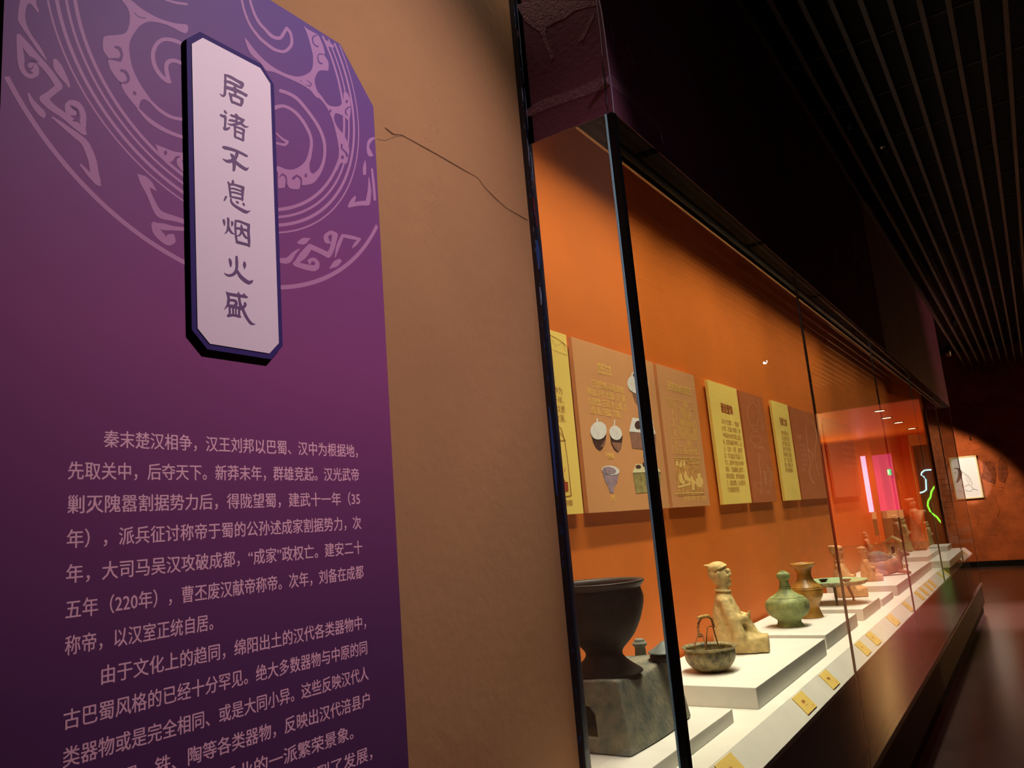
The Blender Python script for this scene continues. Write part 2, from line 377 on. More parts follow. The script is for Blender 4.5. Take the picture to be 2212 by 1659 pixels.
printed('mural_band', [], [[(1319, 172, 20), (1340, 190, 17), (1365, 212, 15), (1390, 240, 13), (1412, 262, 12), (1432, 284, 9)]], PS, M_fascia2, bh)
printed('worn_edge', [], [[(1290, -20, 2.2), (1300, 30, 2.6), (1312, 120, 2.6), (1322, 200, 2.4), (1326, 243, 2.0)]], PF, M_pale, bh)
printed('worn_edge', [], [[(1288, 0, 1.3), (1296, 60, 1.6), (1301, 120, 1.0)], [(1303, 170, .9), (1310, 205, .9), (1313, 244, 1.2)]], PF, M_pale, bh)
printed('seam', [], [[(1300, 130, 1.5), (1306, 170, 4), (1310, 215, 1.8), (1314, 246, 1.8)]], PF, mat('seam_dark', (.03, .01, .03), .8), bh)
printed('paint_scratch', [], [[(1427, 284, .8), (1430, 298, 1.8), (1433, 311, .8)], [(1318, 46, .6), (1325, 90, 1)], [(1355, 95, .6), (1371, 143, .8)], [(1841, 502, .6), (1850, 562, 1.2)], [(1412, 102, .7), (1414, 115, .9)]], PS, M_pale, bh)
for yj in (3.85, 5.87, 7.86, 9.9):
    box('panel_joint', (GX, yj-0.003, 2.612), (GX+0.0008, yj+0.003, 4.3), M_blackmatt, bh)

# ------------------------------------------------------------------ display case
case = thing('display_case', (-1.1, 1.885, 0), 'long built-in glass display case lit inside with an orange back wall', 'display case')
box('back_panel', (-1.46, 1.55, 0.80), (-1.44, 11.75, 3.60), M_orange, case)
boxes('end_panel', [((-1.46, 1.53, 0.3), (-1.10, 1.55, 3.60)), ((-1.44, 11.73, 0.3), (-1.10, 11.75, 3.60))], M_orange, case)
box('case_ceiling', (-1.46, 1.55, 3.60), (-0.816, 11.93, 3.62), M_blackmatt, case)
bm = bmesh.new()   # shelf with sloping label rail
pr = [(-1.44, 0.82), (-0.875, 0.82), (-0.812, 0.752), (-0.812, 0.735), (-0.88, 0.72), (-1.44, 0.72)]
v0 = [bm.verts.new((x, 1.56, z)) for x, z in pr]; v1 = [bm.verts.new((x, 11.27, z)) for x, z in pr]
bm.faces.new(v0); bm.faces.new(v1)
for i in range(6): bm.faces.new((v0[i], v0[(i+1) % 6], v1[(i+1) % 6], v1[i]))
bmobj('shelf', bm, M_white, case)
box('dark_void_sheet', (-0.90, 1.56, 0.35), (-0.88, 11.6, 0.735), M_blackmatt, case)  # black sheet put in for the dark void under the shelf
box('plinth', (-1.44, 1.885, 0.10), (GX-0.006, 11.80, 0.345), mat('plinth_dark_maroon', (0.012, 0.005, 0.006), 0.6, spec=0.15), case, 0.003)
box('kick_board', (-1.44, 1.93, 0), (GX-0.03, 11.76, 0.10), M_blackmatt, case)
box('bottom_rail', (-0.825, 1.885, 0.330), (GX+0.004, 11.80, 0.352), mat('bronze_rail', (0.09, 0.06, 0.055), 0.45), case)
ys = [1.906, 3.85, 5.87, 7.86, 9.9, 11.76]
for i in range(5):
    bm = bmesh.new(); g = 0.0045
    v = [bm.verts.new(p) for p in ((GX, ys[i]+g, 0.352), (GX, ys[i+1]-g, 0.352), (GX, ys[i+1]-g, 2.612), (GX, ys[i]+g, 2.612))]; bm.faces.new(v)
    o = bmobj('glass_pane', bm, M_glass, case, 'flat')
for i in range(1, 5):
    box('glass_joint', (GX-0.010, ys[i]-0.0045, 0.352), (GX, ys[i]+0.0045, 2.612), M_black, case)
bm = bmesh.new(); v = [bm.verts.new(p) for p in ((-1.080, 1.885, 0.352), (-0.829, 1.885, 0.352), (-0.829, 1.885, 2.612), (-1.080, 1.885, 2.612))]; bm.faces.new(v)
bmobj('side_pane', bm, M_side, case, 'flat')
bm = bmesh.new(); v = [bm.verts.new(p) for p in ((-1.080, 11.76, 0.352), (GX-0.002, 11.76, 0.352), (GX-0.002, 11.76, 2.612), (-1.080, 11.76, 2.612))]; bm.faces.new(v)
bmobj('side_pane', bm, M_glass, case, 'flat')
box('corner_post', (-0.824, 1.885, 0.33), (GX+0.001, 1.906, 2.612), M_post, case, 0.001)
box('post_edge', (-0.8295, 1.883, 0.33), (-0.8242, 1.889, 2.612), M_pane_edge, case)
box('corner_post', (-1.11, 11.73, 0.33), (-1.08, 11.78, 2.612), M_black, case)
box('corner_post', (-0.812, 11.755, 0.33), (GX+0.001, 11.768, 2.612), M_black, case)
# soffit: egg-crate louvres, grey cove, cream bead
box('light_box', (-0.933, 1.900, 2.640), (-0.818, 11.9, 2.95), M_soffit, case)
y0 = 1.905
segs = [(1.905, 2.172)]+[(2.206+1.13*k, 2.206+1.13*k+1.097) for k in range(8)]
segs.append((11.25, 11.9))
for a, b in segs:
    bm = bmesh.new(); n = int((b-a)/0.0105)
    for k in range(11): x = -0.867+k*0.0061; addbox(bm, (x, a, 2.613), (x+0.0012, b, 2.624))
    for k in range(n+1): y = a+k*(b-a)/n; addbox(bm, (-0.867, y, 2.613), (-0.805, y+0.0016, 2.624))
    tag(bmobj('louvre_grid', bm, mat('louvre_black_gloss', (0.006, 0.007, 0.008), 0.3, spec=.05), case), kind='stuff')
boxes('louvre_divider', [((-0.868, b, 2.611), (-0.805, a2, 2.63)) for (a, b), (a2, b2) in zip(segs, segs[1:])], M_soffit, case)
tube('cove', [(-0.893, 1.905, 2.626), (-0.893, 11.9, 2.626)], 0.015, M_grey, case, 16)
box('channel', (-0.925, 1.905, 2.622), (-0.868, 11.9, 2.64), M_soffit, case)
box('cream_bead', (-0.934, 1.905, 2.618), (-0.925, 11.9, 2.640), M_cream, case)

# ------------------------------------------------------------------ pedestals on the shelf
def plinth(y0, y1, xf, z0, z1, label, xb=-1.42):
    o = box('display_riser', (xb, y0, z0), (xf, y1, z1), M_white2, None, 0.0025)
    return tag(o, label, 'riser', 'white risers along the case shelf')
zP = [0.862, 0.892, 0.887, 0.885, 0.865, 0.891]
plinth(1.62, 2.66, -0.959, 0.82, zP[0], 'low white riser under the grey clay stove')
plinth(2.842, 3.905, -0.931, 0.82, zP[1], 'white riser carrying the bronze basin and the first seated figure')
plinth(4.035, 4.80, -0.956, 0.82, zP[2], 'white riser under the green vase and the brown jar')
plinth(4.995, 5.565, -0.957, 0.82, zP[3], 'white riser under the three-legged oval tray')
plinth(5.635, 6.08, -0.955, 0.82, zP[4], 'lower white riser behind the oval tray under the large-faced seated figure')
p5f = at('Z', 0.82, 2009, 1229)
plinth(6.225, p5f.y, -0.945, 0.82, zP[5], 'long white riser with the crowd of small clay figures')
p6 = at('Z', 0.82, 2054, 1226)
z6 = at('Y', p6.y, 2054, 1211).z
plinth(p6.y, p6.y+1.5, p6.x, 0.82, z6, 'wide white riser near the far end of the case')
p6a = at('Y', p6.y, 2005, 1211); z6a = at('Y', p6.y+.02, 1985, 1203).z
plinth(p6.y+.02, p6.y+1.2, p6a.x, z6+.0003, z6a, 'smaller white block stacked on the wide riser')

# ------------------------------------------------------------------ wall info panels
PX = -1.412
def Q(px, py): return at('X', PX+0.0008, px, py)
def panel(l, r, zt, zb, m, label):
    yl = at('X', PX, *l).y; yr = at('X', PX, *r).y
    t = thing('info_panel', (-1.435, (yl+yr)/2, zb), label, 'info panel')
    box('board', (-1.430, yl, zb), (PX, yr, zt), m, t, 0.001)
    boxes('standoff', [((-1.440, yl+.03, zb+.05), (-1.430, yl+.05, zb+.09)), ((-1.440, yr-.05, zb+.05), (-1.430, yr-.03, zb+.09)), ((-1.440, yl+.03, zt-.09), (-1.430, yl+.05, zt-.05)), ((-1.440, yr-.05, zt-.09), (-1.430, yr-.03, zt-.05))], M_black, t)
    return t, yl, yr
def PP(u, v): return (PX+0.0009, u, v)
def PP2(u, v): return (PX+0.0014, u, v)
ZB = at('X', PX, 1272, 1108.5).z; ZT = at('X', PX, 1234, 727).z
def zq(px, py): return at('X', PX, px, py).z
def yq(px, py): return at('X', PX, px, py).y
pA, l, r = panel((1150, 700), (1261, 1110), ZT, ZB, M_yellow, 'yellow info panel half hidden behind the dark edge of the wall')
W = Writer()
for (px, py), s in zip(((1211, 845), (1214, 865), (1217, 885), (1219, 905)), ('在汉代饮食中，谷物作为', '主食，烹调方式也趋多样，', '汉代庖厨画像砖上的炊煮', '场景，反映了饮食的发展。')):
    W.line(s, PP, yq(px, py)-0.36, yq(px, py)+0.012, zq(px, py), 0.030)
W.line('汉代画像砖庖厨图', PP, yq(1218, 1087)-.16, yq(1236, 1086), zq(1230, 1086), 0.022)
W.done('lettering', M_browntxt, pA)
printed('picture_frame_line', [], [[(1200, 920, 1.5), (1212, 926, 1.5), (1221, 960, 1.2), (1228, 1010, 1.2), (1234, 1070, 2), (1215, 1074, 2), (1200, 1072, 2)], [(1197, 950, 1.2), (1222, 952, 2)], [(1203, 930, 3), (1212, 938, 1), (1221, 950, 1)], [(1186, 722, .8), (1208, 734, .8), (1228, 750, .8)], [(1186, 752, .7), (1225, 768, .7)], [(1190, 730, .6), (1200, 748, .6), (1216, 740, .6), (1222, 760, .6)]], Q, M_browntxt, pA)
printed('picture_print', [[(1200, 1016), (1211, 1018), (1219, 1036), (1222, 1040), (1202, 1038)], [(1202, 1040), (1227, 1041), (1228, 1062), (1203, 1060)]], [[(1219, 1020, 1.2), (1221, 1010, .8)]], Q, M_redtxt, pA)

pB, l, r = panel((1272, 1108), (1447, 1099), ZT, ZB, M_tan, 'broad tan info panel with pictures of clay vessels, split by the corner post')
W = Writer(); W.line('烹饪方式', PP, yq(1291, 797), yq(1320, 803), zq(1305, 799), 0.05, 0.02); W.done('heading', M_goldtxt, pB)
W = Writer()
for a, b, s in (((1277, 829), (1347, 842), '在汉代的四川地区，稻米是主要的粮食'), ((1269, 845), (1350, 862), '物和主食。由于炉、灶的普及，汉代一般用'), ((1271, 864), (1352, 882), '釜、甑做饭食，在三足架、炉、灶上煮蒸，置'), ((1274, 884), (1340, 897), '上煮饭，甑上有时还盖盆，可以蒸饭。')):
    W.line(s, PP, yq(*a), yq(*b), (zq(*a)+zq(*b))/2, 0.034, 0.012)
W.line('平底陶罐', PP, yq(1308, 984), yq(1326, 986), zq(1317, 985), 0.028, 0.01)
W.line('陶甑', PP, yq(1320, 1076), yq(1329, 1077), zq(1325, 1076), 0.028, 0.01)
W.line('陶罐', PP, yq(1377, 888), yq(1388, 888), zq(1380, 888), 0.028, 0.01)
W.line('陶灶', PP, yq(1386, 980), yq(1398, 981), zq(1388, 981), 0.028, 0.01)
W.line('陶灶', PP, yq(1398, 1074), yq(1410, 1075), zq(1402, 1074), 0.028, 0.01)
W.done('lettering', M_goldtxt, pB)
M_pw = mat('print_white', (0.85, 0.83, 0.78), 0.6, 0.12, 60); M_pd = mat('print_dark_brown', (0.06, 0.018, 0.012), 0.6, 0.3, 60)
M_pb = mat('print_clay_brown', (0.34, 0.16, 0.10), 0.6, 0.35, 50); M_pg = mat('print_green_glaze', (0.17, 0.13, 0.035), 0.6, 0.6, 40, col2=(0.42, 0.36, 0.12)); M_pv = mat('print_violet_grey', (0.40, 0.28, 0.34), 0.6, 0.4, 45)
def ell(cx, cy, rx, ry, a=0, n=22):
    ca, sa = math.cos(math.radians(a)), math.sin(math.radians(a))
    return [(cx+rx*math.cos(2*math.pi*i/n)*ca-ry*math.sin(2*math.pi*i/n)*sa, cy+rx*math.cos(2*math.pi*i/n)*sa+ry*math.sin(2*math.pi*i/n)*ca) for i in range(n)]
def Q2(px, py): return at('X', PX+0.0014, px, py)
def Q3(px, py): return at('X', PX+0.0020, px, py)
printed('pan_underside_print', [[(1277, 935), (1310, 938), (1308, 955), (1301, 970), (1296, 974), (1288, 968), (1281, 955)], [(1318, 940), (1345, 942), (1343, 962), (1335, 977), (1327, 972), (1320, 958)]], [], Q, M_pd, pB)
printed('pan_underside_print', [[(1296, 966), (1309, 948), (1308, 958), (1301, 966)], [(1321, 955), (1344, 957), (1341, 968), (1336, 976), (1328, 968)]], [], Q2, M_pb, pB)
printed('pan_print', [ell(1293, 930, 17.5, 19.5, 10), ell(1330, 935, 13, 16, -25)], [[(1290, 905, 3), (1290, 914, 2.5)], [(1328, 907, 2), (1327, 920, 2.5)]], Q3, M_pw, pB)
printed('jar_print', [[(1366, 850), (1398, 850), (1394, 868), (1390, 878), (1382, 880), (1372, 868)]], [], Q, M_pb, pB)
printed('jar_print', [ell(1378, 829, 23, 21, 22), ell(1370, 809, 6.5, 5.5, 10)], [], Q2, M_pw, pB)
printed('jar_mouth_print', [ell(1371, 810, 4, 4, 10)], [], Q3, M_pd, pB)
printed('stove_side_print', [[(1360, 932), (1417, 937), (1417, 973), (1366, 968)]], [], Q, M_pb, pB)
printed('stove_top_print', [[(1366, 902), (1407, 908), (1417, 938), (1359, 932)]], [[(1408, 910, 5), (1409, 916, 3)]], Q2, M_pw, pB)
printed('stove_hole_print', [ell(1379, 918, 8, 9, 0), ell(1408, 928, 4, 4.5, 0)], [], Q3, M_pd, pB)
printed('stove_side_print', [[(1367, 1020), (1427, 1019), (1427, 1061), (1374, 1066)]], [], Q, M_pg, pB)
printed('stove_top_print', [[(1374, 1002), (1416, 1004), (1428, 1019), (1366, 1021)]], [], Q2, mat('print_pale_yellow', (0.80, 0.74, 0.42), .6), pB)
printed('stove_hole_print', [ell(1379, 1008, 6, 4, 0), ell(1414, 1010, 5, 4, 0), ell(1392, 1003, 4, 5)], [], Q3, M_pd, pB)
printed('steamer_print', [[(1301, 1017), (1337, 1020), (1333, 1042), (1327, 1052), (1325, 1065), (1318, 1064), (1313, 1050), (1306, 1036)]], [], Q, M_pv, pB)
printed('steamer_rim_print', [ell(1319, 1016, 19.5, 10, 8)], [], Q2, M_pw, pB)
printed('steamer_mouth_print', [ell(1316, 1016, 14.5, 7.6, 8)], [], Q3, M_pv, pB)

pC, l, r = panel((1454, 1097), (1534, 1091), ZT, ZB, M_tan, 'tan info panel with a ruled table above a line-drawn kitchen scene')
W = Writer(); W.line('汉代烹饪肉食的主要方式', PP, yq(1440, 834), yq(1493, 847), zq(1466, 840), 0.045, 0.02); W.done('heading', M_goldtxt, pC)
def cq(x, y): return (1420+x/8.29, 800+y/8.29)
W = Writer()
for x0, x1, y0, y1, s in ((195, 298, 560, 575, '烹饪方法'), (448, 540, 612, 620, '主要描述'), (252, 288, 748, 752, '炙'), (408, 600, 735, 755, '把肉串在火上烤，'), (455, 595, 830, 840, '类似于烧烤'), (275, 305, 920, 922, '脍'), (410, 660, 950, 975, '把鱼肉切成细丝生食'), (298, 326, 1110, 1112, '羹'), (385, 700, 1075, 1105, '把肉与菜煮成“羹”，加调料'), (415, 705, 1170, 1195, '有时还加入米粉做成浓汤'), (318, 348, 1280, 1282, '脯'), (535, 628, 1305, 1312, '晒肉干'), (333, 362, 1415, 1417, '腊'), (470, 715, 1435, 1450, '将整只小动物风干制成')):
    a, b = cq(x0, y0), cq(x1, y1); W.line(s, PP, yq(*a), yq(*b), (zq(*a)+zq(*b))/2, 0.034, 0.012)
a, b = (1477, 1077), (1524, 1076); W.line('汉代“庖厨”画像砖（拓片）局部图', PP, yq(*a), yq(*b), (zq(*a)+zq(*b))/2, 0.026, 0.006)
W.done('lettering', M_goldtxt, pC)
LN = []
for ya, yb, xa, xb in ((492, 592, 160, 650), (625, 718, 178, 672), (848, 925, 205, 692), (985, 1053, 220, 710), (1212, 1258, 248, 738), (1348, 1388, 265, 750), (1480, 1512, 282, 765)):
    LN.append([(*cq(xa, ya), .8), (*cq(xb, yb), .8)])
for xa, ya, xb, yb in ((160, 492, 282, 1480), (300, 520, 418, 1488), (650, 592, 765, 1512)): LN.append([(*cq(xa, ya), .6), (*cq(xb, yb), .6)])
printed('table_rule', [], LN, Q, M_goldtxt, pC)
M_dim = mat('print_amber_scene', (0.70, 0.34, 0.09), 0.6, 0.35, 45)
printed('scene_print', [[(1456, 985), (1512, 988), (1515, 1020), (1522, 1068), (1466, 1072), (1460, 1030)]], [], Q, M_dim, pC)
sc_ = [[(1460, 992, 1), (1486, 996, 1)], [(1462, 997, 4), (1463, 1004, 5)], [(1472, 996, 3), (1470, 1006, 7)], [(1478, 994, 2), (1478, 1004, 6)], [(1470, 1024, 4), (1471, 1036, 9), (1476, 1042, 8)], [(1481, 1020, 4), (1482, 1032, 9), (1490, 1036, 6)], [(1466, 1052, 5), (1490, 1046, 5), (1489, 1040, 3)], [(1494, 1030, 4), (1495, 1038, 7)], [(1498, 1042, 9), (1497, 1050, 5), (1498, 1056, 7)], [(1490, 992, 2), (1504, 996, 1)], [(1488, 1002, 1), (1510, 1000, 2)], [(1460, 1066, 2), (1520, 1064, 2)], [(1458, 988, 1.5), (1510, 990, 1.5)]]
printed('scene_figure', [ell(1511, 1041, 8, 12, 0), ell(1510, 1026, 4, 4)], sc_, Q2, mat('print_amber_light', (0.92, 0.60, 0.18), .6), pC)

pD, l, r = panel((1563, 1089), (1624, 1085), ZT, ZB, M_yellow, 'yellow info panel with red heading and eleven lines of text, right of the tabled panel')
W = Writer(); W.line('酒徒壶饷', PP, yq(1557, 880), yq(1582, 889), zq(1570, 884), 0.06, 0.03); W.done('heading', M_redtxt, pD)
W = Writer()
rows = ['汉代“饮酒”，“酒徒”', '以“宴”、饮酒之风盛行，器', '“中国古代的饮酒礼仪器，', '有，饮酒的器具种类多，出', '土，“耳杯”、漆壶、陶壶等', '见，“可以盛酒又可温酒，也', '可以，器形可分为大小两种', '如同，“汉画像砖上宴饮”，', '常见饮宴图，席地而坐对饮', '了，百戏歌舞，人们宴饮作', '了饮酒的盛行情景。']
for i, s in enumerate(rows):
    a = (1558+i*1.35 - (0 if i else -1), 912+i*14.5); b = (1597+i*1.45, 916+i*14.2)
    if i == 10: b = (b[0]-14, b[1])
    W.line(s, PP, yq(*a), yq(*b), zq((a[0]+b[0])/2, (a[1]+b[1])/2), 0.032)
W.done('lettering', M_browntxt, pD)
pE, l, r = panel((1628, 1084), (1678, 1081), ZT-.003, ZB, M_tan2, 'rust brown info panel with pale line drawings of an ear cup')
def eq(x, y): return (1500+x/5.53, 800+y/5.53)
def ring(cx, cy, rx, ry, a, w_, n=18, a0=0, a1=360):
    ca, sa = math.cos(math.radians(a)), math.sin(math.radians(a)); out = []
    for i in range(n+1):
        t = math.radians(a0+(a1-a0)*i/n); x = rx*math.cos(t); y = ry*math.sin(t); X, Y = eq(cx+x*ca-y*sa, cy+x*sa+y*ca); out.append((X, Y, w_))
    return out
LE = [ring(700, 525, 68, 138, -5, .9), ring(675, 370, 32, 40, 0, .7, 10, 150, 380), ring(725, 670, 38, 42, 0, .7, 10, -20, 200), ring(730, 760, 45, 35, 0, .7, 10, 180, 360), ring(740, 815, 68, 65, 0, .7, 12, -10, 190)]
for p in ([(760, 350), (780, 430), (790, 520), (830, 560)], [(800, 560), (815, 720), (830, 660)], [(765, 990), (785, 1180), (800, 1400)], [(710, 1350), (750, 1420), (805, 1425), (800, 1340), (720, 1345)], [(860, 1120), (910, 1250), (900, 1400)], [(660, 770), (800, 810)], [(670, 800), (800, 775)], [(770, 990), (795, 1030), (760, 1050)]):
    LE.append([(*eq(*q), .8) for q in p])
for i in range(6): LE.append([(*eq(832+i*3, 1210+i*28), 2.2), (*eq(850+i*2, 1222+i*28), 2.2)])
for i in range(7): LE.append([(*eq(850+i*8, 1180+i*34), .6), (*eq(905+i*6, 1160+i*36), .6), (*eq(935, 1250+i*20), .6)])
printed('line_drawing', [], LE, Q, M_pink, pE)
W = Writer(); W.line('图例：漆耳杯线图', PP, yq(*eq(720, 915)), yq(*eq(828, 922)), zq(*eq(775, 918)), 0.024); W.line('图例一：勺及壶', PP, yq(*eq(780, 1455)), yq(*eq(905, 1458)), zq(*eq(845, 1457)), 0.024); W.done('lettering', M_pink, pE)
pF, l, r = panel((1697, 1081), (1731, 1079), ZT, ZB, M_yellow, 'narrow-looking yellow info panel right of the rust line-drawing panel')
W = Writer(); W.line('天府之食', PP, yq(1684, 908), yq(1700, 916), zq(1692, 912), 0.06, 0.03); W.done('heading', M_redtxt, pF)
W = Writer()
for i, s in enumerate(['汉代的成都平原上', '农业发展“天府”', '物产丰富，饮食', '品种十分丰富多样', '既有粮食，蔬果', '水产、盐、茶等', '调味，有花椒、姜', '等多种香料。']):
    a = (1687+i*1.35, 935+i*11.5); b = (1704+i*1.4, 938+i*11.3); W.line(s, PP, yq(*a), yq(*b), zq((a[0]+b[0])/2, (a[1]+b[1])/2), 0.034)
W.done('lettering', M_browntxt, pF)
pG, l, r = panel((1734, 1079), (1797, 1076), ZT-.003, ZB, M_tan2, 'wide rust brown info panel crossed by reflections, right of the last yellow one')
W = Writer()
W.line('漆耳杯', PP, yq(1722, 942), yq(1731, 946), zq(1726, 944), 0.04, 0.02)
for i, s in enumerate(['汉代的漆器', '制作工艺非常', '精美，器形多', '样，纹饰流畅', '色彩艳丽，为', '珍。']):
    a = (1728+i*1.3, 962+i*10.5); b = (1740+i*1.4-(6 if i == 5 else 0), 963+i*10.4); W.line(s, PP, yq(*a), yq(*b), zq((a[0]+b[0])/2, (a[1]+b[1])/2), 0.03)
W.done('lettering', M_pink, pG)
printed('line_drawing', [], [[(1740, 920, .8), (1744, 960, 1.2), (1750, 1000, 1)], [(1745, 970, 2), (1756, 985, 1), (1748, 1020, 1.5), (1758, 1045, 2)], [(1755, 910, 1), (1764, 940, 1.5), (1760, 985, 1), (1770, 1030, 1)]], Q, M_pink, pG)
pH, l, r = panel((1806, 1075), (1862, 1072), ZT-.003, ZB, M_tan2, 'farthest rust brown info panel, seen most obliquely down the case')
W = Writer()
for i, s in enumerate(['巴蜀地区的饮', '食风味独特，', '自古即有尚滋', '味好辛香之名', '传承至今。']):
    W.line(s, PP, yq(1806, 1000)+.35, yq(1806, 1000)+1.1, 2.05-i*.06, 0.034)
W.done('lettering', M_pink, pH)

# ------------------------------------------------------------------ cards on the sloping rail
SL = Vector((0.063, 0, -0.068)).normalized(); NR = Vector((0.068, 0, 0.063)).normalized(); P0 = Vector((-0.875, 0, 0.82))
def onslope(px, py):
    d = R_*((px-CX)/F) - U_*((py-CY)/F) + fw
    return EYE + d*((P0-EYE).dot(NR)/d.dot(NR))
cards = [((1568, 1650), .135, 'yellow caption card nearest the corner post'), ((1733, 1514), .135, 'yellow caption card below the near corner of the basin riser'), ((1788, 1465), .125, 'yellow caption card between the basin riser front and the first glass joint'),
         ((1861, 1398), .12, 'first of two yellow caption cards just past the first glass joint'), ((1885, 1378), .13, 'second of two yellow caption cards just past the first glass joint'),
         ((1926, 1337), .17, 'wide yellow caption card alone below the oval tray'), ((1959, 1309), .12, 'small yellow caption card left of the second glass joint')]
for i, (px, py) in enumerate(((1984, 1285), (1994, 1276), (2004, 1267), (2012, 1260), (2032, 1243), (2042, 1236), (2050, 1226), (2062, 1213), (2073, 1200), (2083, 1194))):
    cards.append(((px, py), .12, ['first', 'second', 'third', 'fourth', 'fifth', 'sixth', 'seventh', 'eighth', 'ninth', 'tenth'][i]+' yellow caption card counted from the second glass joint towards the far end'))
nm = ['陶灶', '铜鋬锅', '陶俑', '铜蒜头壶', '釉陶壶', '铜三足案', '陶俑', '陶俑', '陶俑', '陶俑', '陶鸡', '陶屋', '陶狗', '陶俑', '陶罐', '陶盘', '陶鸭']
for k, ((px, py), L, lab) in enumerate(cards):
    c = onslope(px, py)
    t = (c-P0).dot(SL); c = P0+SL*min(max(t, .042), .052)+Vector((0, c.y, 0))
    bm = bmesh.new(); vs = []
    for h in (0.0003, 0.0035):
        for a, b in ((-L/2, -.036), (L/2, -.036), (L/2, .036), (-L/2, .036)): vs.append(bm.verts.new(c+Vector((0, a, 0))+SL*b+NR*h))
    for f in ((3, 2, 1, 0), (4, 5, 6, 7), (0, 1, 5, 4), (1, 2, 6, 5), (2, 3, 7, 6), (3, 0, 4, 7)): bm.faces.new([vs[i] for i in f])
    root = thing('caption_card', c, lab, 'card', 'yellow caption cards on the label rail')
    bmobj('card', bm, M_card, root)
    W = Writer(); PC = lambda u, v, c=c: c+Vector((0, u, 0))-SL*v+NR*0.0041
    W.line(nm[k], PC, -L*.18, L*.06, 0.004, 0.013, 0.01); W.line('Pottery, Han dynasty', PC, -L*.18, L*.10, -0.010, 0.006); W.line('汉代', PC, L*.2, L*.36, -0.026, 0.009)
    W.done('lettering', M_cardtxt, root)

# ------------------------------------------------------------------ purple banner on the ochre wall
BX = -1.069
bt = thing('text_banner', (-1.09, 0.83, 0.6), 'tall purple banner board with a mauve phoenix medallion and lines of Chinese text', 'banner')
out = [(0.458, 0.55), (1.192, 0.55), (1.199, 2.433), (1.106, 2.537), (0.458, 2.537)]
bm = bmesh.new(); va = [bm.verts.new((BX, y, z)) for y, z in out]; vb = [bm.verts.new((BX-0.030, y, z)) for y, z in out]
bm.faces.new(va); bm.faces.new(vb[::-1])
side = [bm.faces.new((va[i], vb[i], vb[(i+1) % 5], va[(i+1) % 5])) for i in range(5)]
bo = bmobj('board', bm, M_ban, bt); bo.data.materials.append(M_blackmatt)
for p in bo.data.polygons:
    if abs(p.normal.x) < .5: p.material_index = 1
def Bf(ox, oy, s, d=0.0002): return lambda u, v: at('X', BX+d, ox+u/s, oy+v/s)
c1, c2, c3, c4 = (0, 0, 5.53), (0, 250, 4.255), (560, 0, 7.9), (590, 200, 3.772)
def inside(y, z):
    return 0.459 < y < 1.196 and z < 2.535 and (y-1.106)*(2.433-2.537)-(z-2.537)*(1.197-1.106) > 0
